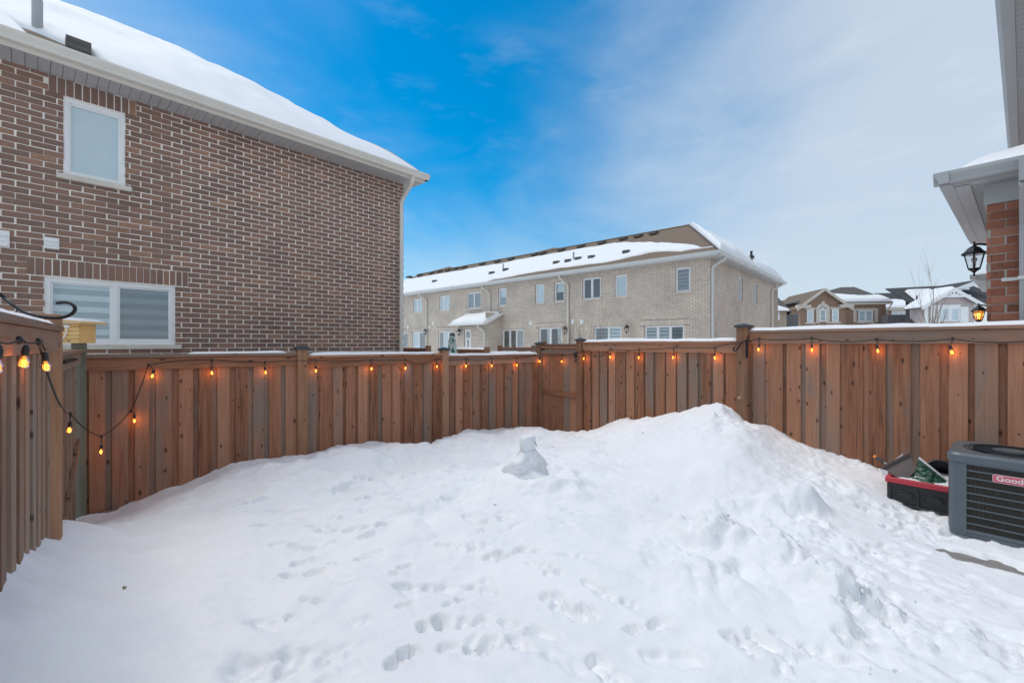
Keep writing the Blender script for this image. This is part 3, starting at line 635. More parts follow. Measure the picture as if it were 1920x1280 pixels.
def bulb(parent, wp, tilt=(0, 0), top=None):
    """wp: world point of the bulb's middle (0.055 below the socket)"""
    b = link('bulb', GLASS, parent, (wp[0], wp[1], wp[2] + 0.048), (tilt[0], tilt[1], 0)); b.scale = (.88, .88, .88)
    link('socket', SOCK, b); link('filament', FIL, b, (0, 0, 0), (0, 0, random.uniform(0, 3)))
    l = bpy.data.objects.new('bulb_light', pl_d); COL.objects.link(l); l.location = (0, 0, -0.05); l.parent = b
    return Vector((wp[0], wp[1], wp[2] + 0.10))
def strand(name, label, items, extra_start=None, extra_end=None):
    """items: (frame, px, py of bulb, px, py of cable knot, offset from plane) or world tuples"""
    t = thing(name, label, 'string lights', (0, 0, 0))
    knots = []
    for it in items:
        if it[0] == 'w':
            _, bw, kw, sag = it; kv = Vector(kw)
            if bw is not None: bulb(t, bw, (random.uniform(-.12, .12), random.uniform(-.12, .12)))
        else:
            F, bx, by, kx, ky, off, sag = it
            kv = F.w(F.x_at(kx, off), off, F.z_at(kx, ky, off))
            if bx is not None:
                bw = F.w(F.x_at(bx, off - .012), off - .012, F.z_at(bx, by, off - .012)); bulb(t, bw, (random.uniform(-.15, .15), random.uniform(-.15, .15)))
        drop = None
        if bx is not None if it[0] != 'w' else bw is not None:
            dm = MB(); top = Vector((bw[0], bw[1], bw[2] + 0.095)); mid = (kv + top) / 2 + Vector((0.004, 0.0, 0.004))
            dm.tube(catmull([kv, mid, top], 5), 0.0045, 6)
            dm.lathe([(0.004, 0.018), (0.010, 0.010), (0.011, -0.008), (0.005, -0.02)], tuple(kv), 8)
            dm.build('lead', 'cable', t, smooth=True)
        knots.append((kv, sag))
    pts = []
    for i in range(len(knots) - 1):
        a, s_ = knots[i]; b = knots[i + 1][0]
        for k_ in range(12):
            u = k_ / 12; p = a.lerp(b, u); p.z -= s_ * 4 * u * (1 - u); pts.append(p)
    pts.append(knots[-1][0])
    mb = MB(); mb.tube(pts, 0.0052, 6); mb.build('cable', 'cable', t, smooth=True)
    return t
FO = -0.055
s1 = [('w', tuple(F_SIDE.w(-4.6, -.1, 1.52)), tuple(F_SIDE.w(-4.6, -.09, 1.66)), .02),
      (F_SIDE, -5, 692, -8, 640, -.10, .012), (F_SIDE, 47, 683, 36, 637, -.10, .012), (F_SIDE, 85, 690, 72, 640, -.10, .10),
      ('w', tuple(pix(131, 808, 3.7)), tuple(pix(132, 776, 3.7)), .035),
      ('w', tuple(pix(190, 848, 4.6)), tuple(pix(190, 818, 4.6)), .03),
      ('w', tuple(pix(252, 790, 4.95)), tuple(pix(245, 770, 4.95)), .03),
      (F_LEFT, 287, 706, 278, 684, FO, -.02), (F_LEFT, 397, 700, 397, 675, FO, .006), (F_LEFT, 497, 699, 497, 679, FO, -.008),
      (F_LEFT, 592, 696, 592, 676, -.08, .012), (F_LEFT, 696, 692, 696, 675, FO, .006), (F_LEFT, 760, 691, 760, 674, FO, .07), (F_LEFT, 819, 688, 819, 673, FO, .02),
      (F_LEFT, 874, 687, 874, 673, FO, .02), (F_LEFT, 922, 686, 922, 672, FO, .015), (F_LEFT, 969, 685, 969, 671, FO, .015),
      (F_RIGHT, 1012, 678, 1011, 664, FO, .02), (F_RIGHT, 1053, 678, 1053, 665, FO, .01), (F_RIGHT, None, None, 1074, 662, -.07, 0)]
strand('string_lights', 'strand of lit globe bulbs running from the side fence along the back fence', s1)
s2 = [(F_RIGHT, None, None, 1079, 662, -.07, .0), (F_RIGHT, 1095, 673, 1094, 657, -.07, .13), (F_RIGHT, 1144, 670, 1144, 654, FO, .02), (F_RIGHT, 1198, 671, 1198, 655, FO, .005), (F_RIGHT, 1263, 671, 1263, 652, FO, .0),
      (F_RIGHT, 1340, 672, 1340, 652, FO, -.01), (F_RIGHT, None, None, 1392, 641, -.12, .0), (F_RIGHT, 1423, 656, 1423, 635, FO, .02), (F_RIGHT, 1522, 657, 1522, 634, FO, .035), (F_RIGHT, 1645, 659, 1643, 636, FO, .025), (F_RIGHT, 1783, 662, 1786, 635, FO, .04),
      (F_RIGHT, 1975, 665, 1975, 633, FO, .0)]
strand('string_lights', 'strand of lit globe bulbs hung along the taller fence on the right', s2)
pc = thing('cord_plug', 'black plug and timer box hanging on the gate hinge post', 'plug', F_RIGHT.w(F_RIGHT.x_at(1079, -.08), -.08, F_RIGHT.z_at(1079, 664)), F_RIGHT.rz)
mb = MB(); mb.box(-.035, .03, -.02, .03, -.045, .05); mb.build('box', 'black_plastic', pc, 0.008)
mb = MB(); mb.tube(catmull([(0, 0, -.04), (.012, -.01, -.1), (-.005, -.01, -.16)], 6), [.014] * 9 + [.01] * 4, 8); mb.build('lead', 'black_plastic', pc)
hk = thing('plant_hook', 'black scroll plant hook screwed to the tall reddish fence post', 'hook', F_RIGHT.w(F_RIGHT.x_at(1401, -.1), -.11, 0), F_RIGHT.rz)
zt_, zb_ = F_RIGHT.z_at(1401, 636), F_RIGHT.z_at(1401, 670)
mb = MB(); mb.box(-.018, .018, -.004, .014, zb_, zt_); mb.build('plate', 'black_iron', hk, .003)
f0 = F_RIGHT.x_at(1401, -.1); pp = [(F_RIGHT.x_at(px, -.1) - f0, -.02, F_RIGHT.z_at(px, py, -.1)) for px, py in [(1400, 640), (1394, 641), (1389, 646), (1385, 654), (1380, 657.5), (1377, 656), (1377.5, 652), (1380, 650.5)]]
mb = MB(); mb.tube(catmull(pp, 6), .009, 8); mb.build('arm', 'black_iron', hk, smooth=True)

# shepherd hook at the left edge
sh = thing('scroll_hook', 'black iron scroll hook with leaves above the near side fence', 'hook', (0, 0, 0))
Yh = 2.35
pp = [pix(px, py, Yh - max(0, -px) * 0.004) for px, py in [(-150, 640), (-140, 540), (-100, 505), (-50, 520), (0, 552), (22, 570), (50, 587), (85, 594.5), (112, 595.5), (130, 591), (140, 582), (138, 573), (126, 567), (107, 568)]]
mb = MB(); mb.tube(catmull(pp, 7), 0.0085, 10); mb.build('arm', 'black_iron', sh, smooth=True)
mb = MB(); mb.tube(catmull([pix(37, 579, Yh), pix(25, 587, Yh), pix(8, 591, Yh), pix(-20, 594, Yh)], 6), 0.004, 8); mb.build('branch', 'black_iron', sh, smooth=True)
def leaf(cx, cy, rx, ry, ang):
    mb = MB(); n = 14; c = pix(cx, cy, Yh); vs_ = []
    for s_ in (-1, 1):
        for i in range(n):
            a = 2 * math.pi * i / n; x = rx * math.cos(a) * (1 + .12 * math.cos(a)); z = ry * math.sin(a) * (1 - .2 * math.cos(a))
            vs_.append((c.x + x * math.cos(ang) - z * math.sin(ang), c.y + s_ * 0.004 - 0.01 * math.cos(a), c.z + x * math.sin(ang) + z * math.cos(ang)))
    mb.add(vs_, [tuple(range(n)), tuple(range(2 * n - 1, n - 1, -1))] + [(i, i + n, (i + 1) % n + n, (i + 1) % n) for i in range(n)]); mb.build('leaf', 'black_iron', sh)
leaf(20, 601, .034, .026, -.35); leaf(-4, 584, .03, .024, .8)

# birdhouse on the green-grey corner post
bp = F_LEFT.w(xA, 0, 1.66)
BH = thing('birdhouse', 'yellow plank birdhouse with slanted roof on the green grey corner post', 'birdhouse', tuple(bp), R(2))
bx0, bx1 = -.118 + .0, .098; zb = 0.0
for i in range(5):
    mb = MB(); mb.box(bx0, bx1, -.105 - (i % 2) * .002, -.088, zb + i * .042 + .0015, zb + (i + 1) * .042 - .0015); mb.build('plank', 'fresh_pine', BH, .002)
mb = MB(); mb.box(bx0 + .002, bx1 - .002, -.0875, .09, .0, .205); mb.build('body', 'fresh_pine', BH, .002)
mb = MB(); mb.prism([(-.47, .265), (.17, .205), (.17, .229), (-.47, .289)], -.17, .15, lambda p, q, t: (p, t, q)); mb.build('roof', 'fresh_pine', BH, .003)
snow_sheet('roof_snow', BH, (-.46, -.16, .2885), (.16, -.16, .2303), (.16, .14, .2303), (-.46, .14, .2885), .03, 30, 10, seed=4, ew=.08)
mb = MB(); mb.box(-.055, .005, -.116, -.106, .165, .19); mb.build('sensor', 'white_vinyl', BH, .003)
mb = MB(); mb.tube(catmull([(-.02, -.115, .165), (-.02, -.12, .11), (-.045, -.13, .05), (-.085, -.135, -.01)], 6), .006, 8); mb.build('wire', 'white_vinyl', BH, smooth=True)

# ------------------------------------------------------------------ house builders
def brick_wall(t, x0, x1, z0, z1, holes=(), bp=0.244, ch=0.079, mj=0.012, mx=None, rz=0.0, brick='brick_brown', mortar='mortar_light', n_obj=0, score=None, tf=None, zdet=None, seed=1, thick=0.10, soldiers=(), name='brick'):
    """holes: (x0, x1, z0, z1); soldiers: (x0, x1, z0, z1) bands of upright bricks; tf maps local points (for side walls)"""
    tf = tf or (lambda p: p); r = random.Random(seed); mx = mx or mj * 1.4
    xs = sorted({x0, x1} | {v for h in holes for v in h[:2] if x0 < v < x1}); zs = sorted({z0, z1} | {v for h in holes for v in h[2:] if z0 < v < z1})
    mb = MB()
    for i in range(len(xs) - 1):
        for j in range(len(zs) - 1):
            cx, cz = (xs[i] + xs[i + 1]) / 2, (zs[j] + zs[j + 1]) / 2
            if any(h[0] < cx < h[1] and h[2] < cz < h[3] for h in holes): continue
            m2 = MB(); m2.box(xs[i], xs[i + 1] - (0.009 if i == len(xs) - 2 else 0), 0.005, thick, zs[j], zs[j + 1]); mb.add([tf(p) for p in m2.v], m2.f)
    mb.build('wall', mortar, t)
    L = []
    block = list(holes) + list(soldiers)
    row = 0; z = z0 if zdet is None else zdet
    while z + ch <= z1 + 1e-6:
        za, zb = z + mj / 2, z + ch - mj / 2
        spans = [(x0, x1)]
        for h in block:
            if h[2] < zb - 0.012 and h[3] > za + 0.012:
                ns = []
                for a, b in spans:
                    if h[1] <= a or h[0] >= b: ns.append((a, b))
                    else:
                        if h[0] - a > 0.03: ns.append((a, h[0]))
                        if b - h[1] > 0.03: ns.append((h[1], b))
                spans = ns
        for a, b in spans:
            i0 = math.floor((a - x1) / bp) - 1; off = bp / 2 if row % 2 else 0.0
            x = x1 + i0 * bp - off
            while x < b:
                xj = r.uniform(-.004, .004); xa, xb = max(x + mx / 2 + xj, a), min(x + bp - mx / 2 + xj, b)
                if xb - xa > 0.03: L.append((xa, xb, za, zb))
                x += bp
        z += ch; row += 1
    for sx0, sx1, sz0, sz1 in soldiers:
        n = max(1, round((sx1 - sx0) / ch)); w = (sx1 - sx0) / n
        for i in range(n): L.append((sx0 + i * w + mj / 2, sx0 + (i + 1) * w - mj / 2, sz0 + mj / 2, sz1 - mj / 2))
    if score: L.sort(key=lambda q: score((q[0] + q[1]) / 2, (q[2] + q[3]) / 2))
    shared = {}
    for xa, xb, za, zb in L[:n_obj]:
        k_ = (round(xb - xa, 2), round(zb - za, 2), r.randint(0, 2))
        if k_ not in shared:
            w, h = k_[0], k_[1]; m2 = MB(); c = 0.005; j = lambda: r.uniform(-.0025, .0025)
            f = [(-w / 2 + c + j(), 0, c + j()), (w / 2 - c + j(), 0, c + j()), (w / 2 - c + j(), 0, h - c + j()), (-w / 2 + c + j(), 0, h - c + j())]
            bk = [(-w / 2, .004, 0), (w / 2, .004, 0), (w / 2, .004, h), (-w / 2, .004, h)]; bb_ = [(p[0], .03, p[2]) for p in bk]
            m2.add(f + bk + bb_, [(0, 1, 2, 3), (4, 5, 1, 0), (5, 6, 2, 1), (6, 7, 3, 2), (7, 4, 0, 3), (8, 9, 5, 4), (9, 10, 6, 5), (10, 11, 7, 6), (11, 8, 4, 7)])
            m2.r = [0.0] * len(m2.f); shared[k_] = m2.mesh('brick', brick)
        p = tf(((xa + xb) / 2, r.uniform(-.005, .003), za + r.uniform(-.0025, .0025))); link(name, shared[k_], t, p, (0, 0, rz))
    rest = L[n_obj:]
    if rest:
        mb = MB()
        for xa, xb, za, zb in rest:
            y = r.uniform(-.003, .002); rn = r.random(); c = 0.004
            vs_ = [(xa, .03, za), (xb, .03, za), (xb, .03, zb), (xa, .03, zb), (xa, y + .004, za), (xb, y + .004, za), (xb, y + .004, zb), (xa, y + .004, zb), (xa + c, y, za + c), (xb - c, y, za + c), (xb - c, y, zb - c), (xa + c, y, zb - c)]
            mb.add([tf(p) for p in vs_], [(8, 9, 10, 11), (0, 1, 5, 4), (1, 2, 6, 5), (2, 3, 7, 6), (3, 0, 4, 7), (4, 5, 9, 8), (5, 6, 10, 9), (6, 7, 11, 10), (7, 4, 8, 11)], rn)
        o = mb.build('bricks', brick, t); o['kind'] = 'stuff'
def window(t, x0, x1, z0, z1, cols=(1.0,), y=0.03, fw=0.055, blind=None, sill=True, tf=None, frame='white_vinyl', hbar=False, depth=0.07, sillmat='stone_sill', curtain=False, sill_h=0.07):
    tf = tf or (lambda p: p)
    def bt(mb, name, mat, par, bev=0.0):
        m2 = MB(); m2.add([tf(p) for p in mb.v], mb.f); return m2.build(name, mat, par, bev)
    mb = MB(); mb.box(x0, x1, y, y + depth, z1 - fw, z1); mb.box(x0, x1, y, y + depth, z0, z0 + fw)
    mb.box(x0, x0 + fw, y, y + depth, z0 + fw, z1 - fw); mb.box(x1 - fw, x1, y, y + depth, z0 + fw, z1 - fw)
    tot = sum(cols); xs = [x0 + fw]; W_ = x1 - x0 - 2 * fw
    for c in cols: xs.append(xs[-1] + W_ * c / tot)
    for x in xs[1:-1]: mb.box(x - fw * .55, x + fw * .55, y + .004, y + depth, z0 + fw, z1 - fw)
    # sash lines
    for i in range(len(cols)):
        a = xs[i] + (fw * .55 if i else 0); b = xs[i + 1] - (fw * .55 if i < len(cols) - 1 else 0); s_ = fw * .45
        mb.box(a, b, y + .018, y + depth, z1 - fw - s_, z1 - fw); mb.box(a, b, y + .018, y + depth, z0 + fw, z0 + fw + s_)
        mb.box(a, a + s_, y + .018, y + depth, z0 + fw + s_, z1 - fw - s_); mb.box(b - s_, b, y + .018, y + depth, z0 + fw + s_, z1 - fw - s_)
        if hbar: zc_ = (z0 + z1) / 2; mb.box(a, b, y + .015, y + depth, zc_ - .025, zc_ + .025)
    w = bt(mb, 'window', frame, t)
    for i in range(len(cols)):
        a = xs[i] + fw * .4; b = xs[i + 1] - fw * .4
        g_ = MB(); g_.box(a, b, y + .04, y + .046, z0 + fw, z1 - fw); bt(g_, 'pane', 'glass', w)
        bl = blind[i] if isinstance(blind, (list, tuple)) else blind
        if bl in ('zebra', 'zebra_dim'):
            n = max(3, int((z1 - z0) / 0.085)); h = (z1 - z0 - 2 * fw) / n; m1, m2_ = MB(), MB()
            for k_ in range(n):
                (m1 if k_ % 2 else m2_).box(a, b, y + .062 + .002 * (k_ % 2), y + .066 + .002 * (k_ % 2), z0 + fw + h * k_, z0 + fw + h * (k_ + 1) - .0005)
            bt(m1, 'blind', 'blind_light' if bl == 'zebra' else 'blind_dim', w); bt(m2_, 'blind', 'blind_dark' if bl == 'zebra' else 'blind_deep', w)
        elif bl == 'light': m1 = MB(); m1.box(a, b, y + .052, y + .058, z0 + fw, z1 - fw); bt(m1, 'blind', 'blind_light', w)  # flat pale panel; serves as painted sky reflection in the dark house's upper window
        elif bl == 'half': m1 = MB(); m1.box(a, b, y + .11, y + .116, (z0 + z1) / 2, z1 - fw); bt(m1, 'blind', 'blind_light', w)
        elif bl == 'curtain':
            m1 = MB()
            for k_ in range(6):
                xx = b - (b - a) * .5 * (k_ + .5) / 6; m1.prism([(xx - .03, .14), (xx, .12), (xx + .03, .14), (xx, .16)], 0, 1, lambda p, q, tt, k_=k_, xx=xx: (p + (0.10 * (1 - tt) if True else 0), y + q, z0 + fw + (z1 - z0 - 2 * fw) * tt))
            bt(m1, 'curtain', 'curtain', w)
    if sill: m1 = MB(); m1.box(x0 - .07, x1 + .07, -.055, y + .02, z0 - sill_h, z0 - .001); bt(m1, 'sill', sillmat, w, .006)
    return w
KP = [(0, 0.0), (0.075, 0.0), (0.085, 0.012), (0.085, 0.035), (0.115, 0.085), (0.115, 0.118), (0.108, 0.118), (0.0, 0.118)]
def gutter(t, p0, p1, out, mat, sc=1.0, name='gutter', profile=KP):
    p0 = Vector(p0); p1 = Vector(p1); o = Vector((out[0], out[1], 0)).normalized(); mb = MB()
    mb.prism([(a * sc, b * sc) for a, b in profile], 0, 1, lambda a, b, tt: tuple(p0.lerp(p1, tt) + o * a + Vector((0, 0, b))))
    return mb.build(name, mat, t)
def downspout(t, pts, mat, r_=0.048, name='downspout'):
    mb = MB(); pts = [Vector(p) for p in pts]; mb.tube(pts, r_, 4); o = mb.build(name, mat, t); return o
def soffit(t, x0, x1, y0, y1, z, mat, pitch=0.1, name='soffit', tf=None):
    tf = tf or (lambda p: p); mb = MB(); n = max(1, int((x1 - x0) / pitch)); w = (x1 - x0) / n
    for i in range(n):
        m2 = MB(); m2.box(x0 + i * w, x0 + (i + 1) * w - .006, y0, y1, z, z + .012); mb.add([tf(p) for p in m2.v], m2.f)
    m2 = MB(); m2.box(x0, x1, y0, y1, z + .0125, z + .02); mb.add([tf(p) for p in m2.v], m2.f)
    return mb.build(name, mat, t)
def slab_poly(t, pts, th, mat, name):
    n = len(pts); mb = MB(); mb.add([tuple(p) for p in pts] + [(p[0], p[1], p[2] - th) for p in pts], [tuple(range(n)), tuple(range(2 * n - 1, n - 1, -1))] + [(i, i + n, (i + 1) % n + n, (i + 1) % n) for i in range(n)])
    return mb.build(name, mat, t)
def roof_vent(t, x, y, z, s_=0.3, name='roof_vent', mat='shingle_dark'):
    mb = MB(); mb.add([(x - s_ / 2, y - s_ * .55, z), (x + s_ / 2, y - s_ * .55, z), (x + s_ / 2, y + s_ * .55, z + .02), (x - s_ / 2, y + s_ * .55, z + .02), (x - s_ / 2, y - s_ * .5, z + .16), (x + s_ / 2, y - s_ * .5, z + .16), (x + s_ / 2, y + s_ * .5, z + .2), (x - s_ / 2, y + s_ * .5, z + .2)],
           [(0, 3, 2, 1), (4, 5, 6, 7), (0, 1, 5, 4), (1, 2, 6, 5), (2, 3, 7, 6), (3, 0, 4, 7)]); return mb.build(name, mat, t)
def lantern(name, label, loc, rz, lit=False, s_=1.0, group=None):
    """carriage wall lantern: arm from the wall (local +y), tapered glass cage, hipped cap, finials"""
    t = thing(name, label, 'lamp', loc, rz, group)
    mb = MB(); mb.lathe([(0, .02), (.04 * s_, .02), (.045 * s_, 0), (.045 * s_, -.1 * s_), (0, -.1 * s_)], (0, 0, 0), 10)
    pl = MB(); pl.box(-.035 * s_, .035 * s_, .17 * s_, .19 * s_, -.05 * s_, .13 * s_); pl.build('back_plate', 'black_iron', t, .004)
    ar = MB(); ar.tube(catmull([(0, .17 * s_, .03 * s_), (0, .12 * s_, .085 * s_), (0, .05 * s_, .11 * s_), (0, 0, .115 * s_)], 6), .012 * s_, 8); ar.build('arm', 'black_iron', t, smooth=True)
    cp = MB(); k = 6
    cp.lathe([(.004, .15 * s_), (.012 * s_, .14 * s_), (.008 * s_, .125 * s_), (.012 * s_, .11 * s_), (.02 * s_, .098 * s_), (.055 * s_, .075 * s_), (.085 * s_, .035 * s_), (.115 * s_, .012 * s_), (.113 * s_, .004 * s_), (.08 * s_, .004 * s_)], k=k); cp.build('cap', 'black_iron', t)
    gm_ = MB(); gm_.lathe([(.083 * s_, .003 * s_), (.05 * s_, -.145 * s_)], k=k); gm_.build('glass', 'amber_glass' if lit else 'clear_glass', t)
    cg = MB()
    for j in range(k):
        a = 2 * math.pi * j / k; cg.tube([(.087 * s_ * math.cos(a), .087 * s_ * math.sin(a), .004 * s_), (.053 * s_ * math.cos(a), .053 * s_ * math.sin(a), -.146 * s_)], .006 * s_, 4)
    cg.lathe([(.02 * s_, -.185 * s_), (.055 * s_, -.158 * s_), (.057 * s_, -.146 * s_), (.03 * s_, -.145 * s_)], k=k)
    cg.lathe([(.004, -.235 * s_), (.011 * s_, -.22 * s_), (.006 * s_, -.205 * s_), (.014 * s_, -.19 * s_), (.02 * s_, -.184 * s_)], k=8); cg.build('cage', 'black_iron', t)
    b = MB(); b.lathe([(.002, -.02 * s_), (.022 * s_, -.035 * s_), (.026 * s_, -.055 * s_), (.016 * s_, -.08 * s_), (.012 * s_, -.13 * s_)], k=10); b.build('lamp_bulb', 'lamp_glow' if lit else 'white_paint', t, smooth=True)
    if lit:
        ld = bpy.data.lights.new('lamp_light', 'POINT'); ld.energy = 6; ld.color = (1, .6, .2); ld.shadow_soft_size = .05
        l = bpy.data.objects.new('lamp_light', ld); COL.objects.link(l); l.parent = t; l.location = (0, 0, -.06)
    return t

# ------------------------------------------------------------------ dark brick house on the left
FB = Frame((-2.42, 9.77), (0.675, 0.738))
BHS = thing('brick_house', 'dark brown brick house with snowy roof rising behind the left fence', 'house', FB.loc3(0), FB.rz)
EZ = 5.20                                  # soffit height
ux0, ux1 = FB.x_at(119), FB.x_at(235); uz1 = FB.z_at(176, 198); uz0 = FB.z_at(176, 338)
lx0, lx1 = FB.x_at(83), FB.x_at(329); lz1 = FB.z_at(206, 528); lz0 = FB.z_at(206, 645.5)
holes = [(ux0, ux1, uz0, uz1), (lx0, lx1, lz0, lz1)]
sold = [(ux0 - .14, ux1 + .12, uz1 + .012, uz1 + .245), (lx0 - .16, lx1 + .16, lz1 + .012, lz1 + .245)]
brick_wall(BHS, -9.0, 0.0, -0.7, EZ + .03, holes, brick='brick_brown', mortar='mortar_light', n_obj=300, score=lambda x, z: (0 if (FB.w(x, 0, z).y > 5.3 and z > 1.45) else 1, FB.w(x, 0, z).y), soldiers=sold)
DEP = 8.2
brick_wall(BHS, 0.031, DEP, -0.7, EZ + .03, brick='brick_brown', mortar='mortar_light', tf=lambda p: (0.0 - p[1] + 0.0, p[0], p[2]), seed=5)
mb = MB(); mb.box(-9.0, -0.12, 0.25, DEP, -0.7, EZ); mb.build('core', 'interior', BHS)
window(BHS, ux0, ux1, uz0, uz1, (1,), fw=.05, blind='light', y=.02)  # pale panel behind this glass imitates reflected sky by its colour
window(BHS, lx0, lx1, lz0, lz1, (1, 1), fw=.055, blind=['zebra', 'zebra_dim'], y=.02)
def louvre(px0, px1, py0, py1):
    a, b = FB.x_at(px0), FB.x_at(px1); pm_ = (px0 + px1) / 2; c, d = FB.z_at(pm_, py1), FB.z_at(pm_, py0)
    mb = MB(); mb.box(a, b, -.02, .0, c, d); 
    for i in range(3):
        zz = c + (d - c) * (i + .6) / 3.4; mb.add([(a + .02, -.0205, zz), (b - .02, -.0205, zz), (b - .02, -.04, zz - .022), (a + .02, -.04, zz - .022), (a + .02, -.0205, zz - .03), (b - .02, -.0205, zz - .03)], [(0, 1, 2, 3), (3, 2, 5, 4)])
    mb.build('wall_vent', 'white_vinyl', BHS)
louvre(82, 111, 446, 467); louvre(-14, 18, 432, 463)
soffit(BHS, -9.4, .20, -.42, -.003, EZ, 'light_soffit', .11)
soffit(BHS, -.003, DEP + .4, -.20, -.003, EZ, 'light_soffit', .11, tf=lambda p: (-p[1], p[0], p[2]))
mb = MB(); mb.box(-9.4, .22, -.44, -.421, EZ - .005, EZ + .17); mb.box(.201, .22, -.42, DEP + .42, EZ - .005, EZ + .17); mb.build('fascia', 'cream_metal', BHS)
gutter(BHS, (-9.4, -.441, EZ + .045), (.30, -.441, EZ + .045), (0, -1), 'cream_metal', 1.05)
gutter(BHS, (.221, -.52, EZ + .045), (.221, DEP + .4, EZ + .045), (1, 0), 'cream_metal', 1.05)
RZ = EZ + .16; AP = (-3.72, 3.72, 8.0)
slab_poly(BHS, [(-12, -.45, RZ), (.23, -.45, RZ), AP, (-12, 3.72, 8.0)], .06, 'shingle_brown', 'roof')
slab_poly(BHS, [(.23, -.45, RZ), (.23, 7.9, RZ), AP], .06, 'shingle_brown', 'roof')
slab_poly(BHS, [(.23, 7.9, RZ), (-12, 7.9, RZ), (-12, 3.72, 8.0), AP], .06, 'shingle_brown', 'roof')
xb0, xb1 = FB.x_at(96, -.45), FB.x_at(240, -.45)
def lo_b(u):
    x = -12 + 12.45 * u; t_ = (x - xb0) / (xb1 - xb0)
    return 0.004 + (0.20 * math.sin(math.pi * min(max(t_, 0), 1)) ** .6 * (1 - .35 * t_) if 0 < t_ < 1 else 0) + .004 * math.sin(x * 9)
snow_sheet('roof_snow', BHS, (-12, -.43, RZ + .006), (.21, -.43, RZ + .006), (AP[0], AP[1], AP[2] + .002), (-12, 3.72, 8.002), .30, 260, 50, lo=lo_b, seed=1, ew=1.3, lump=.5, edges=(0, 0, 1, 0), thick=lambda u, v: .45 + .55 * np.clip(v * 1.8, 0, 1))
snow_sheet('roof_snow', BHS, (.21, -.43, RZ + .006), (.21, 7.88, RZ + .006), (AP[0], AP[1], AP[2] + .002), (AP[0], AP[1], AP[2] + .002), .30, 90, 50, seed=1, ew=1.3, lump=.5, edges=(0, 1, 1, 0), thick=lambda u, v: .45 + .55 * np.clip(v * 1.8, 0, 1))
snow_sheet('roof_snow', BHS, (.21, 7.88, RZ + .006), (-12, 7.88, RZ + .006), (-12, 3.72, 8.002), (AP[0], AP[1], AP[2] + .002), .30, 90, 30, seed=1, ew=1.3, lump=.5, edges=(1, 0, 1, 0), thick=lambda u, v: .45 + .55 * np.clip(v * 1.8, 0, 1))
vx = FB.x_at(148, -.25); roof_vent(BHS, vx, -.12, RZ + .17, .24, mat='shingle_grey')
vx = FB.x_at(70, .3); mb = MB(); mb.tube([(vx, .35, RZ + .3), (vx, .35, RZ + .95)], .055, 14); mb.build('vent_pipe', 'grey_metal', BHS)
dx_ = -.10
downspout(BHS, [(dx_, -.47, EZ + .06), (dx_, -.46, EZ - .06), (dx_, -.40, EZ - .13), (dx_, -.12, EZ - .34), (dx_, -.055, EZ - .44), (dx_, -.05, -.6)], 'cream_metal', .05)

# ------------------------------------------------------------------ long beige brick house
FG = Frame((8.17, 18.0), (0.738, -0.675))
GH = thing('brick_house', 'long pale beige brick townhouse block with snow on its brown roof', 'house', FG.loc3(0), FG.rz)
GZ = FG.z_at(1325, 480, -.4) - .02; XL = -28.0; GD = 11.3
ups = [(1266, 1294.5, 500.5, 547, 1, 'zebra_dim'), (1152.5, 1175.5, 514.5, 556, 1, 'light'), (1092, 1126.5, 520, 561, 2, None), (1039, 1058, 528.5, 566, 1, 'half'), (1003.5, 1020.5, 532.5, 569, 1, 'light'),
       (934.5, 949.5, 540, 574, 1, 'half'), (875, 901.5, 547.5, 579, 2, None), (824, 842.5, 554, 582.5, 2, 'light'), (775, 791, 560, 587, 2, 'light'), (735, 750, 566, 591, 2, 'light')]
lows = [(1208, 1283, 610, 672, 3, ['zebra', 'zebra', 'zebra_dim'], (1, 1, 1)), (1113, 1165, 611.5, 685, 2, ['zebra_dim', 'zebra'], (1.2, 1)), (1010, 1053, 613.5, 685, 2, ['curtain', 'curtain'], (1, 1)), (941.5, 981.5, 617, 672, 3, None, (1, 1, 1)),
        (822, 850, 620.5, 672, 3, [None, 'light', None], (1, 1, 1)), (773, 797, 621.5, 680, 2, ['light', None], (1, 1)), (745, 764, 623, 672, 2, None, (1, 1))]
holes = []; sold = []; wins = []
for a, b, c, d, n, bl in ups:
    x0, x1 = FG.x_at(a), FG.x_at(b); z1, z0 = FG.z_at((a + b) / 2, c), FG.z_at((a + b) / 2, d); holes.append((x0, x1, z0, z1)); wins.append((x0, x1, z0, z1, (1,) * n, bl, True))
    sold.append((x0 - .1, x1 + .1, z1 + .01, z1 + .24))
for a, b, c, d, n, bl, cols in lows:
    x0, x1 = FG.x_at(a), FG.x_at(b); z1, z0 = FG.z_at((a + b) / 2, c), FG.z_at((a + b) / 2, d); holes.append((x0, x1, z0, z1)); wins.append((x0, x1, z0, z1, cols, bl, False))
    sold.append((x0 - .22, x1 + .22, z1 + .01, z1 + .25))
brick_wall(GH, XL, 0.0, -0.8, GZ + .02, holes, brick='brick_beige', mortar='mortar_tan', seed=21, soldiers=sold)
sideh = []
for a, b, c, d in ((1385.5, 1392.5, 519.5, 563), (1413.5, 1420, 531, 571)):
    FGs = Frame((8.17, 18.0), (0.675, 0.738)); x0, x1 = FGs.x_at(a), FGs.x_at(b); z1, z0 = FGs.z_at((a + b) / 2, c), FGs.z_at((a + b) / 2, d); sideh.append((x0, x1, z0, z1))
x0, x1 = FGs.x_at(1380), FGs.x_at(1385); sideh.append((x0, x1, 0.8, FGs.z_at(1382, 608)))
sidetf = lambda p: (-p[1], p[0], p[2])
brick_wall(GH, 0.031, GD, -0.8, GZ + .02, sideh, brick='brick_beige', mortar='mortar_tan', seed=22, tf=sidetf)
mb = MB(); mb.box(XL, -0.3, 0.5, GD, -0.8, GZ); mb.build('core', 'interior', GH)
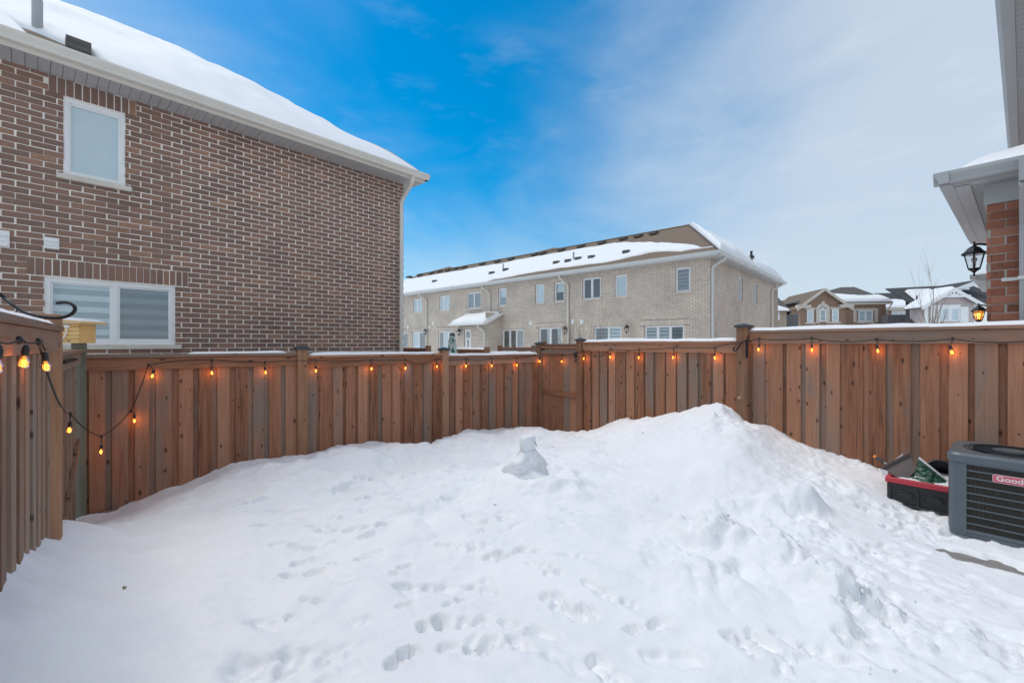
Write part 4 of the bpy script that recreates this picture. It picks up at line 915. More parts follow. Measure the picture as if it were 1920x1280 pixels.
for x0, x1, z0, z1, cols, bl, sl in wins: window(GH, x0, x1, z0, z1, cols, fw=.06, blind=bl, y=.05, sill=sl, sillmat='brick_beige')
for x0, x1, z0, z1 in sideh: window(GH, x0, x1, z0, z1, (1,), fw=.05, blind='light', y=.04, tf=sidetf, sillmat='brick_beige')
soffit(GH, XL, .42, -.42, -.003, GZ, 'light_soffit', .3); soffit(GH, -.003, GD + .4, -.42, -.003, GZ, 'light_soffit', .3, tf=sidetf)
mb = MB(); mb.box(XL, .44, -.44, -.421, GZ - .005, GZ + .17); mb.box(.421, .44, -.42, GD + .42, GZ - .005, GZ + .17); mb.build('fascia', 'pale_metal', GH)
gutter(GH, (XL, -.441, GZ + .03), (.54, -.441, GZ + .03), (0, -1), 'pale_metal', 1.25); gutter(GH, (.441, -.54, GZ + .03), (.441, GD + .45, GZ + .03), (1, 0), 'pale_metal', 1.25)
GR = GZ + .17; gy = GD / 2; gA = (-2.97, gy, 8.2)
slab_poly(GH, [(XL, -.45, GR), (.45, -.45, GR), gA, (XL, gy, 8.2)], .06, 'shingle_brown', 'roof')
slab_poly(GH, [(.45, -.45, GR), (.45, GD + .45, GR), gA], .06, 'shingle_brown', 'roof')
slab_poly(GH, [(.45, GD + .45, GR), (XL, GD + .45, GR), (XL, gy, 8.2), gA], .06, 'shingle_brown', 'roof')
mb = MB(); mb.tube([(.45, -.45, GR + .015), (gA[0], gA[1], gA[2] + .02)], .045, 6); mb.build('ridge_cap', 'shingle_grey', GH)
mb = MB(); mb.tube([(XL, gy, 8.21), (gA[0], gA[1], gA[2] + .02)], .05, 6); mb.build('ridge_cap', 'shingle_brown', GH)
rs = random.Random(4)
hcol = [rs.uniform(-1, 1) for _ in range(80)]
def gwob(x, s_): i = x * s_; k_ = math.floor(i); f_ = i - k_; f_ = f_ * f_ * (3 - 2 * f_); return hcol[k_ % 80] * (1 - f_) + hcol[(k_ + 1) % 80] * f_
def g_lo(u):
    x = XL + (.45 - XL) * u; v = 0.02 + .13 * max(0, gwob(x, .42)) + .012 * gwob(x, 2.1)
    if x > -7: v += 0.10 * min(1, (x + 7) / 7)
    return v
def g_hi(u):
    x = XL + (.45 - XL) * u; v = 0.74 + .03 * gwob(x, .4) + .015 * gwob(x, 1.7)
    if x > -4.5: v = v - 0.62 * min(1, ((x + 4.5) / 4.6)) ** 1.3 + .03 * gwob(x, 3.1)
    return max(v, g_lo(u) + .004)
snow_sheet('roof_snow', GH, (XL, -.45, GR + .004), (.45, -.45, GR + .004), (gA[0], gA[1], gA[2] + .002), (XL, gy, 8.202), .12, 420, 30, lo=g_lo, hi=g_hi, seed=6, ew=.3, lump=.3)
def g_hi2(u): return .93 if u > .16 else .80
snow_sheet('roof_snow', GH, (.43, -.2, GR + .004), (.43, GD + .43, GR + .004), (gA[0], gA[1], gA[2] + .004), (gA[0] + .15, gA[1] - .25, gA[2] - .08), .38, 80, 40, seed=8, ew=.7, lump=.5)
# shingle islands, vents and pipes on the front slope
def g_on(px, py):
    best = None
    for i in range(200):
        v = i / 200; y = -.45 + (gy + .45) * v; z = GR + (8.2 - GR) * v; zz = FG.z_at(px, py, y)
        if best is None or abs(zz - z) < best[0]: best = (abs(zz - z), FG.x_at(px, y), y, z)
    return best[1:]
for px, py in ((1084, 490), (1109, 487), (1174, 478), (815, 531), (948, 510), (922, 516), (1043, 497), (1065, 494)):
    x, y, z = g_on(px, py); roof_vent(GH, x, y, z + .06, .28, mat='shingle_grey')
for px, py in ((1084, 488), (950, 508)):
    x, y, z = g_on(px, py); mb = MB(); mb.tube([(x - .3, y, z), (x - .3, y, z + .5)], .05, 8); mb.build('vent_pipe', 'grey_metal', GH)
for i, px in enumerate((770, 790, 812, 827, 843, 858, 873, 907, 935, 961, 1005, 1020, 1055, 1092, 1131, 1171, 1199, 1228)):
    x = FG.x_at(px, gy - .6); roof_vent(GH, x, gy - .75, 8.2 - (8.2 - GR) * .13, .42, mat='shingle_grey')
for px in (1040, 843):
    x = FG.x_at(px, gy + 1.5); hz = 8.2 + (.55 if px == 1040 else .6)
    mb = MB(); mb.add([(x - 2.2, gy - .25, 8.1), (x + 2.2, gy - .25, 8.1), (x + 2.2, gy + 4, 8.1), (x - 2.2, gy + 4, 8.1), (x, gy + 1.4, hz), (x, gy + 3, hz)], [(0, 1, 4), (1, 2, 5, 4), (2, 3, 5), (3, 0, 4, 5)]); mb.build('roof', 'shingle_brown', GH)
for px in (1.0, 1.0):
    pass
x, y, z = .28, 5.6, GR + .6
mb = MB(); mb.tube([(.05, 6.0, GR + .1), (.05, 6.0, GR + 1.05)], .06, 8); mb.build('vent_pipe', 'shingle_dark', GH)
roof_vent(GH, -.35, 7.2, GR + .85, .4, mat='shingle_dark')
for px, zbot in ((801, -.7), (1066, -.7), (919.5, None)):
    x = FG.x_at(px); e = -.48
    zb_ = zbot if zbot is not None else FG.z_at(919.5, 590)
    downspout(GH, [(x - .25, e, GZ + .05), (x - .25, e, GZ - .1), (x - .05, -.1, GZ - .42), (x, -.06, GZ - .5), (x, -.06, zb_)], 'cream_metal', .06)
downspout(GH, [(.52, .25, GZ + .04), (.50, .2, GZ - .08), (.1, .06, GZ - .36), (.065, .05, GZ - .46), (.065, .05, -.7)], 'pale_metal', .06)
downspout(GH, [(.52, GD - .5, GZ + .04), (.50, GD - .5, GZ - .08), (.1, GD - .9, GZ - .36), (.065, GD - .95, GZ - .46), (.065, GD - .95, -.7)], 'cream_metal', .06)
mb = MB(); mb.box(-.3, .012, GD, GD + .9, 1.2, GZ); mb.build('bay', 'stucco', GH)
for px, py in ((995.4, 606), (928.6, 608.5), (1074, 603), (1091.5, 603), (812.6, 606), (805.6, 613.7), (765, 613.7)):
    x, z = FG.xz(px, py); mb = MB(); mb.box(x - .1, x + .1, -.03, 0, z - .11, z + .11); mb.box(x - .075, x + .075, -.045, -.031, z - .06, z + .06); mb.build('wall_vent', 'white_vinyl', GH)
# lean-to porch on the long wall
LD = 1.25
px0, px1 = FG.x_at(857.5, -LD), FG.x_at(912, -LD); pz = FG.z_at(885, 606, -LD)
dx0, dx1 = FG.x_at(870.5, -LD), FG.x_at(882.5, -LD); dz1 = FG.z_at(876, 617.5, -LD)
mb0 = MB(); 
def ltf(p): return (p[0], p[1] - LD, p[2])
brick_wall(GH, px0, px1, -.8, pz, [(dx0, dx1, -.5, dz1)], brick='brick_beige', mortar='mortar_tan', seed=31, tf=ltf, soldiers=[(dx0 - .1, dx1 + .1, dz1 + .01, dz1 + .2)])
brick_wall(GH, 0.031, LD - .004, -.8, pz + .6, brick='brick_beige', mortar='mortar_tan', seed=32, tf=lambda p: (px1 - p[1] + .0, p[0] - LD, p[2]))
mb = MB(); mb.box(px0, px0 + .1, -LD + .1, -.002, -.8, pz); mb.build('side_wall', 'brick_beige', GH)
dw = window(GH, dx0, dx1, -.5, dz1, (1,), y=.05, fw=.09, sill=False, tf=ltf, blind=None)
mb = MB(); mb.box(dx0 + .09, dx1 - .09, -LD + .055, -LD + .088, dz1 - .62, dz1 - .5); mb.box(dx0 + .09, dx0 + .22, -LD + .06, -LD + .08, -.4, dz1 - .62); mb.box(dx1 - .22, dx1 - .09, -LD + .06, -LD + .08, -.4, dz1 - .62); mb.build('door', 'white_vinyl', GH)
tz = FG.z_at(895, 589); 
slab_poly(GH, [(px0 - .35, -LD - .3, pz - .02), (px1 + .12, -LD - .3, pz - .02), (px1 + .12, -.004, tz), (px0 - .35, -.004, tz)], .08, 'shingle_dark', 'porch_roof')
mb = MB(); mb.prism([(-LD - .32, pz - .16), (-LD - .32, pz - .015), (-.006, tz + .03), (-.006, tz - .12)], px1 + .121, px1 + .15, lambda p, q, t_: (t_, p, q)); mb.build('bargeboard', 'white_vinyl', GH)
gutter(GH, (px0 - .36, -LD - .3, pz - .12), (px1 + .15, -LD - .3, pz - .12), (0, -1), 'white_vinyl', 1.0)
snow_sheet('roof_snow', GH, (px0 - .34, -LD - .29, pz - .016), (px1 + .1, -LD - .29, pz - .016), (px1 + .1, -.1, tz - .02), (px0 - .34, -.1, tz - .02), .2, 40, 20, seed=12, ew=.3, lo=lambda u: 0.0, hi=lambda u: .93 if u > .75 else .97)
downspout(GH, [(px1 - .35, -LD - .36, pz - .1), (px1 - .35, -LD - .32, pz - .25), (px1 - .12, -LD - .06, pz - .5), (px1 - .1, -LD - .06, pz - .6), (px1 - .1, -LD - .06, -.7)], 'cream_metal', .055)
for i, (px, py, off, lab) in enumerate(((797, 622, 0, 'small black wall lantern beside the leftmost patio door of the beige house'), (860, 623, -LD, 'small black wall lantern on the lean-to porch of the beige house'), (1059, 619, 0, 'small black wall lantern right of the curtained patio door'), (1174.5, 617, 0, 'small black wall lantern right of the striped-blind patio door'))):
    y = off - .2; w = FG.w(FG.x_at(px, y), y, FG.z_at(px, py, y) + .05); lantern('wall_lantern', lab, tuple(w), FG.rz, s_=1.25, group='wall lanterns on the beige house')

# ------------------------------------------------------------------ the house row behind and to the right of the camera
FW = Frame(yard(0, WALL_B), WW)     # rear wall line: local x grows to the left of the yard, y goes into the houses
def row_house(x0, x1, label, dy=0.0, wall='far_brick_red'):
    o = FW.w(0, dy, 0); t = thing('row_house', label, 'house', tuple(o), FW.rz, 'houses of the row along the yards')
    mb = MB(); mb.box(x0 + .01, x1 - .01, 0.0, 9.2, -.7, 5.4); mb.build('wall', wall, t)
    soffit(t, x0, x1, -.60, -.003, 5.4, 'grey_soffit', .12)
    mb = MB(); mb.box(x0, x1, -.62, -.601, 5.39, 5.58); mb.build('fascia', 'grey_metal', t)
    gutter(t, (x0, -.621, 5.44), (x1, -.621, 5.44), (0, -1), 'grey_metal', 1.1)
    slab_poly(t, [(x0, -.63, 5.58), (x1, -.63, 5.58), (x1, 4.6, 8.35), (x0, 4.6, 8.35)], .06, 'shingle_brown', 'roof')
    slab_poly(t, [(x1, 9.83, 5.58), (x0, 9.83, 5.58), (x0, 4.6, 8.351), (x1, 4.6, 8.351)], .06, 'shingle_brown', 'roof')
    snow_sheet('roof_snow', t, (x0 + .01, -.6, 5.6), (x1 - .01, -.6, 5.6), (x1 - .01, 4.6, 8.36), (x0 + .01, 4.6, 8.36), .16, 50, 20, seed=x0, ew=.4, edges=(0, 0, 1, 0))
    for i in range(2):
        xx = x0 + (x1 - x0) * (.28 + .44 * i); window(t, xx - .6, xx + .6, 3.2, 4.6, (1, 1), y=-.04, sill=False, fw=.06)
    return t
def extension(t, label_lantern, lit, bricks):
    """single-storey bump at the near end of a row house: brick pier, frieze, hipped eaves, snow, downspout"""
    x1, x0, yf = -.396, -4.2, -.79
    # end wall facing the camera side (local +x) and rear wall facing the yard (local -y)
    brick_wall(t, .031, .79, -.4, 3.12, bp=.262, ch=.088, mj=.012, brick='brick_red', mortar='mortar_grey', tf=lambda p: (x1 - p[1], yf + p[0], p[2]), seed=41, n_obj=150, rz=R(90))
    brick_wall(t, x0, x1, -.4, 3.12, bp=.262, ch=.088, mj=.012, brick='brick_red', mortar='mortar_grey', tf=lambda p: (p[0], yf + p[1], p[2]), seed=42)
    mb = MB(); mb.box(x0, x1 - .11, yf + .11, -.002, -.4, 3.3); mb.build('core', 'far_brick_red', t)
    fz = MB(); fz.box(x0, x1 + .02, yf - .02, yf + .09, 3.121, 3.3299); fz.box(x1 - .09, x1 + .02, yf + .0901, -.003, 3.121, 3.3299); fz.build('frieze', 'grey_metal', t)
    ex, ey = -.10, -1.04
    sf = MB(); sf.box(x0 - .05, ex - .02, ey + .02, yf + .02, 3.33, 3.345); sf.box(x1 - .02, ex - .02, yf + .0201, -.003, 3.33, 3.345); sf.build('soffit', 'grey_soffit', t)
    rb = MB()
    for i in range(9): rb.box(x1 + .03 + i * .0, ex - .06, yf + .08 + i * .085, yf + .088 + i * .085, 3.322, 3.3299)
    for i in range(40): rb.box(x0 + .1 * i, x0 + .1 * i + .006, ey + .16, yf - .03, 3.325, 3.3299)
    rb.build('soffit_rib', 'grey_metal', t)['kind'] = 'stuff'
    fb = MB(); fb.box(x0 - .05, ex, ey, ey + .0199, 3.315, 3.43); fb.box(ex - .0199, ex, ey + .02, -.003, 3.315, 3.43); fb.box(x0 - .05, ex - .1, ey + .0201, ey + .14, 3.318, 3.3299); fb.box(ex - .12, ex - .02, ey + .1401, -.01, 3.318, 3.3299); fb.build('fascia', 'grey_metal', t)
    gutter(t, (x0 - .05, ey - .001, 3.335), (ex + .12, ey - .001, 3.335), (0, -1), 'grey_metal', 1.0); gutter(t, (ex + .001, ey - .12, 3.335), (ex + .001, -.003, 3.335), (1, 0), 'grey_metal', 1.0)
    zt = 3.43 + .46
    slab_poly(t, [(x0 - .05, ey, 3.43), (ex, ey, 3.43), (ex - 1.24, -.002, zt), (x0 - .05, -.002, zt)], .03, 'shingle_brown', 'porch_roof')
    slab_poly(t, [(ex, ey, 3.43), (ex, -.002, 3.43), (ex - 1.24, -.002, zt)], .03, 'shingle_brown', 'porch_roof')
    snow_sheet('roof_snow', t, (x0 - .04, ey + .03, 3.432), (ex - .03, ey + .03, 3.432), (ex - 1.24, -.002, zt + .002), (x0 - .04, -.002, zt + .002), .11, 60, 24, seed=3, ew=.6, edges=(1, 0, 1, 0))
    snow_sheet('roof_snow', t, (ex - .03, ey + .03, 3.432), (ex - .03, -.002, 3.432), (ex - 1.24, -.002, zt + .002), (ex - 1.24, -.002, zt + .002), .11, 40, 24, seed=3, ew=.6, edges=(0, 0, 1, 0))
    d = MB(); xx = x1 + .055; yy = yf + .275
    path = [Vector((.09, yy, 3.4)), Vector((.06, yy, 3.2)), Vector((xx + .14, yy, 3.02)), Vector((xx, yy, 2.86)), Vector((xx, yy, .1))]
    prof = [(-.04, -.055), (-.03, -.05), (-.02, -.055), (-.01, -.05), (0, -.055), (.01, -.05), (.02, -.055), (.03, -.05), (.04, -.055), (.04, .04), (-.04, .04)]
    def ribbed(a, b):
        dz = (b - a).normalized(); side = Vector((0, 1, 0)); up = side.cross(dz).normalized()
        if up.x < 0: up = -up
        d.prism([(p * 1.25, -q) for p, q in prof], 0, 1, lambda p, q, tt: tuple(a.lerp(b, tt) + side * p + up * q))
    for i in range(len(path) - 1): ribbed(path[i], path[i + 1])
    d.build('downspout', 'grey_metal', t)
    st = MB(); st.box(xx - .06, xx - .048, yy - .17, yy + .055, 2.30, 2.335); st.box(xx - .045, xx + .062, yy - .058, yy + .058, 2.30, 2.335); st.build('strap', 'pale_metal', t)
nb1 = row_house(-10.0, 0.0, 'red brick neighbour house with snowy bump-out at the right edge')
extension(nb1, '', False, True)
nb2 = row_house(-20.1, -10.1, 'farther red brick row house glimpsed behind the wall lantern', -.3)
def ext2():
    for ch in [c for c in nb1.children if c.name.split('.')[0] in ('porch_roof', 'roof_snow', 'frieze', 'soffit', 'soffit_rib', 'fascia', 'gutter', 'wall', 'bricks', 'core', 'downspout', 'strap')]:
        if ch.name.split('.')[0] == 'wall' and ch.data.materials[0].name == 'far_brick_red': continue
        if max(v[2] for v in ch.bound_box) > 4.8: continue
        c = ch.copy(); COL.objects.link(c); c.parent = nb2; c.location = Vector(ch.location) + Vector((-10.07, 0, 0))
ext2()
row_house(-30.2, -20.2, 'farthest red brick house in the row along the yards', -.3)
w = FW.w(-2.7, -.79 - .21, 2.93); lantern('wall_lantern', 'unlit black carriage lantern on the red brick bump-out at right', tuple(w), FW.rz, s_=1.3)
w = pix(1835, 584, 12.0); lantern('wall_lantern', 'lit amber wall lantern on the farther row house', tuple(w), FW.rz, True, 1.55)

# ------------------------------------------------------------------ far houses
def gable_far(t, x0, x1, y0, y1, z0, ze, zr, wall, roof, along='y', trim='stone_trim', ov=.45, snow=None, seed=1):
    """block with a gable facing local -y (ridge along y)"""
    xm = (x0 + x1) / 2; mb = MB(); mb.box(x0, x1, y0, y1, z0, ze)
    mb.add([(x0, y0, ze + .001), (x1, y0, ze + .001), (xm, y0, zr - .12), (x0, y1, ze + .001), (x1, y1, ze + .001), (xm, y1, zr - .12)], [(0, 1, 2), (5, 4, 3), (0, 2, 5, 3), (1, 4, 5, 2)]); mb.build('wall', wall, t)
    sl = (zr - ze) / (xm - x0)
    for s_ in (-1, 1):
        xe = xm + s_ * ((x1 - x0) / 2 + ov); zl = ze - ov * sl
        slab_poly(t, [(xm, y0 - ov, zr), (xe, y0 - ov, zl), (xe, y1, zl), (xm, y1, zr)], .1, roof, 'roof')
        mb = MB(); a = Vector((xm, y0 - ov - .03, zr + .05)); b = Vector((xe + s_ * .02, y0 - ov - .03, zl + .05))
        mb.prism([(0, 0), (0, -.36), (.12, -.36), (.12, 0)], 0, 1, lambda p, q, tt, a=a, b=b: tuple(a.lerp(b, tt) + Vector((0, p, q)))); mb.build('rake_board', trim, t)
        if snow: snow_sheet('roof_snow', t, (xe, y0 - ov + .1, zl + .004), (xe, y1, zl + .004), (xm, y1, zr + .004), (xm, y0 - ov + .1, zr + .004), snow, 20, 14, seed=seed, ew=.4, edges=(1, 0, 1, 0))
# brown brick house with arched window
Y1 = 53.0
FH = Frame(((1500 - CX) / FPX * Y1, Y1), (1.0, 0.0)); FH.r = Vector((0.985, -0.17)).normalized(); FH.n = Vector((-FH.r.y, FH.r.x)); FH.rz = math.atan2(FH.r.y, FH.r.x)
hA = thing('brick_house', 'distant brown brick house with arched gable window and cream trim', 'house', FH.loc3(0), FH.rz)
gx0, gx1 = FH.x_at(1500.5), FH.x_at(1586); ge = FH.z_at(1543, 572); gr = FH.z_at(1541, 541)
gable_far(hA, gx0, gx1, 0, 9, -1, ge, gr, 'far_brick_brown', 'shingle_brown', ov=.5)
for px_, sx in ((1500, 1), (1580, -1)):
    x = FH.x_at(px_); mb = MB(); mb.box(x - .5, x + (1.0 if sx > 0 else .95), -.55, -.02, ge - .35, ge + .02); mb.build('cornice_return', 'stone_trim', hA)
def far_win(t, F, a, b, c, d, y=0.0, cols=(1,), trim=True, hb=True, blind='light'):
    x0, x1 = F.x_at(a, y), F.x_at(b, y); z1, z0 = F.z_at((a + b) / 2, c, y), F.z_at((a + b) / 2, d, y)
    w_ = window(t, x0, x1, z0, z1, cols, y=y - .10, fw=.09, hbar=hb, sill=False, blind=None, depth=.09)
    m2 = MB(); m2.box(x0 + .05, x1 - .05, y - .04, y - .005, z0 + .05, z1 - .05); m2.build('blind', 'blind_light' if blind else 'blind_dark', w_)
    if trim:
        m2 = MB(); m2.box(x0 - .2, x1 + .2, y - .14, y - .002, z0 - .22, z0 - .002); m2.build('sill', 'stone_trim', w_)
        m2 = MB(); m2.box(x0 - .18, x1 + .18, y - .12, y - .002, z1 + .002, z1 + .28); m2.build('lintel', 'stone_trim', w_)
    return x0, x1, z0, z1
far_win(hA, FH, 1512.5, 1525, 581, 604, cols=(1,)); far_win(hA, FH, 1559, 1572, 580, 603, cols=(1,))
x0, x1, z0, z1 = far_win(hA, FH, 1536, 1548.5, 580, 603, cols=(1,), trim=False, blind=None)
mb = MB(); cxm = (x0 + x1) / 2; rr = (x1 - x0) / 2; n = 12
ang = [math.pi * i / n for i in range(n + 1)]
mb.prism([(cxm + (rr + .38) * math.cos(a), z1 + (rr + .38) * math.sin(a)) for a in ang] + [(cxm - rr - .38, z0 - .2), (cxm - rr, z0 - .2)] + [(cxm + rr * math.cos(a), z1 + rr * math.sin(a)) for a in ang[::-1]] + [(cxm + rr, z0 - .2), (cxm + rr + .38, z0 - .2)], -.13, -.002, lambda p, q, t_: (p, t_, q)); mb.build('arch_trim', 'stone_trim', hA)
mb = MB(); mb.prism([(cxm + rr * math.cos(a), z1 + rr * math.sin(a)) for a in ang], -.05, -.003, lambda p, q, t_: (p, t_, q)); fan = mb.build('fanlight', 'glass', hA)
mb = MB()
for a in (.6, 1.05, 1.57, 2.09, 2.54): mb.tube([(cxm, -.07, z1), (cxm + rr * math.cos(a), -.07, z1 + rr * math.sin(a))], .025, 4)
mb.tube([(cxm + rr * .5 * math.cos(a), -.07, z1 + rr * .5 * math.sin(a)) for a in ang], .025, 4); mb.build('muntin', 'white_vinyl', fan)
mb = MB(); mb.box(cxm - .16, cxm + .16, -.16, -.002, z1 + rr + .2, z1 + rr + .62); mb.build('keystone', 'stone_trim', hA)
# recessed right wing
yr = 2.0; wx0, wx1 = gx1 + .005, FH.x_at(1661, yr); wz = FH.z_at(1620, 571, yr)
mb = MB(); mb.box(wx0 - .5, wx1, yr, 10, -1, wz); mb.build('wall', 'far_brick_brown', hA)
xx0, xx1, zz0, zz1 = far_win(hA, FH, 1608.5, 1636, 582, 603, y=yr, cols=(1, 1))
for sa, sb in ((xx0 - .55, xx0 - .19), (xx1 + .19, xx1 + .55)): mb = MB(); mb.box(sa, sb, yr - .1, yr - .002, zz0 - .05, zz1 + .28); mb.build('surround', 'stone_trim', hA)
mb = MB(); mb.box(wx0 - .3, wx1 + .5, yr - .45, yr - .02, wz + .001, wz + .3); mb.build('fascia', 'stone_trim', hA)
ridge = FH.z_at(1590, 538, 7.0); rx0, rx1 = FH.x_at(1577, 7.0), FH.x_at(1602, 7.0); ex0, ex1 = gx0 - .3, wx1 + .5
slab_poly(hA, [(ex0, yr - .45, wz + .31), (ex1, yr - .45, wz + .31), (rx1, 7.0, ridge), (rx0, 7.0, ridge)], .1, 'shingle_grey', 'roof'); slab_poly(hA, [(ex1, yr - .45, wz + .31), (ex1, 13, wz + .31), (rx1, 7.0, ridge)], .1, 'shingle_grey', 'roof'); slab_poly(hA, [(ex0, 13, wz + .31), (ex0, yr - .45, wz + .31), (rx0, 7.0, ridge)], .1, 'shingle_grey', 'roof')
snow_sheet('roof_snow', hA, (gx1 - 2.8, yr - .42, wz + .32), (ex1 - .05, yr - .42, wz + .32), (rx1, 7.0, ridge + .01), (rx0, 7.0, ridge + .01), .35, 50, 20, hi=lambda u: .36 + .08 * math.sin(u * 5 + 1), seed=14, ew=.5)
downspout(hA, [(wx1 + .4, yr - .5, wz + .1), (wx1 + .05, yr - .1, wz - .8), (wx1 - .1, yr - .1, -1)], 'cream_metal', .07)
# house behind it to the right, house to the left
Y2 = 62.0; F2 = Frame(((1660 - CX) / FPX * Y2, Y2), (0.985, -0.17)); hB = thing('brick_house', 'distant low brick house with dark roof right of the arched window house', 'house', F2.loc3(0), F2.rz)
x0, x1 = F2.x_at(1650), F2.x_at(1725); ze = F2.z_at(1680, 577); zr = F2.z_at(1680, 549, 5)
mb = MB(); mb.box(x0, x1, 0, 9, -1, ze); mb.build('wall', 'far_brick_brown', hB)
slab_poly(hB, [(x0 - .5, -.5, ze), (x1 + .5, -.5, ze), (F2.x_at(1680, 5), 5, zr), (F2.x_at(1640, 5), 5, zr)], .1, 'shingle_dark', 'roof'); slab_poly(hB, [(x1 + .5, -.5, ze), (x1 + .5, 9, ze), (F2.x_at(1680, 5), 5, zr)], .1, 'shingle_dark', 'roof')
snow_sheet('roof_snow', hB, (x0 - .5, -.48, ze + .01), (x1 + .4, -.48, ze + .01), (F2.x_at(1680, 5), 5, zr + .01), (F2.x_at(1640, 5), 5, zr + .01), .3, 30, 14, hi=lambda u: .5 - .1 * u, seed=15, ew=.5)
mb = MB(); mb.box(x0 - .5, x1 + .5, -.55, -.52, ze - .35, ze - .02); mb.build('fascia', 'stone_trim', hB)
far_win(hB, F2, 1671, 1704, 583, 598, cols=(1, 1, 1), hb=False)
Y3 = 44.0; F3 = Frame(((1452 - CX) / FPX * Y3, Y3), (0.985, -0.17)); hC = thing('stucco_house', 'distant tan stucco house with snowy roof just right of the beige block', 'house', F3.loc3(0), F3.rz)
x0, x1, x2 = F3.x_at(1445), F3.x_at(1475), F3.x_at(1502); ze = F3.z_at(1470, 583)
mb = MB(); mb.box(x0, x1, 0, 8, -1, ze); mb.build('wall', 'stucco', hC)
mb = MB(); mb.box(x1 + .001, x2, .6, 8, -1, ze - .3); mb.build('wall', 'dark_wall', hC)
zr = F3.z_at(1456, 553, 3); xr = F3.x_at(1440, 3)
slab_poly(hC, [(x0 - .4, -.5, ze), (x1 + .3, -.5, ze), (x1 - 1.5, 3, zr - 1.0), (xr - 1, 3, zr)], .1, 'shingle_brown', 'roof'); slab_poly(hC, [(x1 + .3, -.5, ze), (x2 + .3, 5.0, ze - .5), (F3.x_at(1456, 3), 3, zr), (x1 - 1.5, 3, zr - 1.0)], .1, 'shingle_grey', 'roof')
snow_sheet('roof_snow', hC, (x0 - .4, -.48, ze + .01), (x1 + .2, -.48, ze + .01), (x1 - 1.5, 3, zr - .99), (xr - 1, 3, zr + .01), .25, 20, 14, seed=16, ew=.4)
far_win(hC, F3, 1453, 1461, 584, 600, cols=(1,), trim=False, blind=None)
# roof seen left of the arched-window house
Y4 = 70.0; F4 = Frame(((1490 - CX) / FPX * Y4, Y4), (1, 0)); hD = thing('house_roof', 'distant brown roof with snow left of the arched window gable', 'house', F4.loc3(0), F4.rz)
x0, x1 = F4.x_at(1462), F4.x_at(1540); ze = F4.z_at(1500, 572)
mb = MB(); mb.box(x0 + .5, x1 - .5, .5, 10, -1, ze); mb.build('wall', 'far_brick_brown', hD)
slab_poly(hD, [(x0, 0, ze), (x1, 0, ze), (F4.x_at(1530, 6), 6, F4.z_at(1520, 555, 6)), (F4.x_at(1492, 6), 6, F4.z_at(1492, 557, 6))], .1, 'shingle_grey', 'roof'); slab_poly(hD, [(x0, 12, ze), (x0, 0, ze), (F4.x_at(1492, 6), 6, F4.z_at(1492, 557, 6))], .1, 'shingle_grey', 'roof')
snow_sheet('roof_snow', hD, (x0, .02, ze + .01), (x1, .02, ze + .01), (F4.x_at(1530, 6), 6, F4.z_at(1520, 555, 6) + .01), (F4.x_at(1492, 6), 6, F4.z_at(1492, 557, 6) + .01), .3, 24, 12, hi=lambda u: .45, seed=17, ew=.5)
# pale pink siding house on the right
Y5 = 44.0; F5 = Frame(((1730 - CX) / FPX * Y5, Y5), (0.985, -0.17)); hE = thing('siding_house', 'distant pale pink sided house with white gable truss trim', 'house', F5.loc3(0), F5.rz)
x0, x1 = F5.x_at(1733), F5.x_at(1831); ze = F5.z_at(1782, 569); zr = F5.z_at(1782, 541)
xm = (x0 + x1) / 2
gable_far(hE, x0, x1, 0, 2.0, -1, ze, zr, 'vinyl_pink', 'shingle_dark', trim='white_vinyl', ov=.55, snow=.22, seed=18)
for i in range(34):
    zz = F5.z_at(1782, 606) - .3 + i * .18
    if zz > zr - .8: break
    hw = (x1 - x0) / 2 if zz < ze else (x1 - x0) / 2 * (zr - zz) / (zr - ze) - .35
    mb = MB(); mb.add([(xm - hw, -.004, zz + .178), (xm + hw, -.004, zz + .178), (xm + hw, -.035, zz), (xm - hw, -.035, zz)], [(3, 2, 1, 0)]); mb.add([(xm - hw, -.004, zz), (xm + hw, -.004, zz), (xm + hw, -.035, zz), (xm - hw, -.035, zz)], [(0, 1, 2, 3)]); mb.build('siding_board', 'vinyl_pink', hE)
mb = MB(); mb.box(x0 - .02, x0 + .28, -.08, -.036, -1, ze); mb.box(x1 - .28, x1 + .02, -.08, -.036, -1, ze); mb.build('corner_board', 'white_vinyl', hE)
zt_ = F5.z_at(1782, 556); hw = (zr - zt_) / (zr - ze) * (x1 - x0) / 2
mb = MB(); mb.box(xm - hw - .2, xm + hw + .2, -.5, -.40, zt_ - .11, zt_ + .11); mb.box(xm - .1, xm + .1, -.52, -.42, zt_ + .11, zr - .3)
for s_ in (-1, 1): mb.tube([(xm, -.47, zt_ + .05), (xm + s_ * hw * .5, -.47, zt_ + (zr - zt_) * .47)], .09, 4)
mb.build('gable_truss', 'white_vinyl', hE)
a, b, c, d = far_win(hE, F5, 1763, 1798, 577, 602, cols=(1, .25, 1), trim=False)
mb = MB(); mb.box(a - .95, a - .05, -.1, -.037, c - .1, d + .3); mb.box(b + .05, b + .75, -.1, -.037, c - .1, d + .1); mb.box(a - .049, b + .049, -.11, -.037, d + .005, d + .3); mb.build('window_surround', 'white_vinyl', hE)
rx0 = F5.x_at(1698, 4); rz = F5.z_at(1760, 536, 6)
def e5(px, py, y): return (F5.x_at(px, y), y, F5.z_at(px, py, y))
q0, q1, q2, q3 = e5(1698, 608, 1.0), e5(1738, 608, 1.0), e5(1830, 531, 7.5), e5(1698, 541, 7.5)
slab_poly(hE, [q0, q1, q2, q3], .12, 'shingle_dark', 'roof')
slab_poly(hE, [(x0 + .6, 1.2, ze - .5), (x1 + 5, 1.2, ze - .5), (x1 + 5, 7.5, rz + .3), (x0 + 1, 7.5, rz)], .12, 'shingle_dark', 'roof')
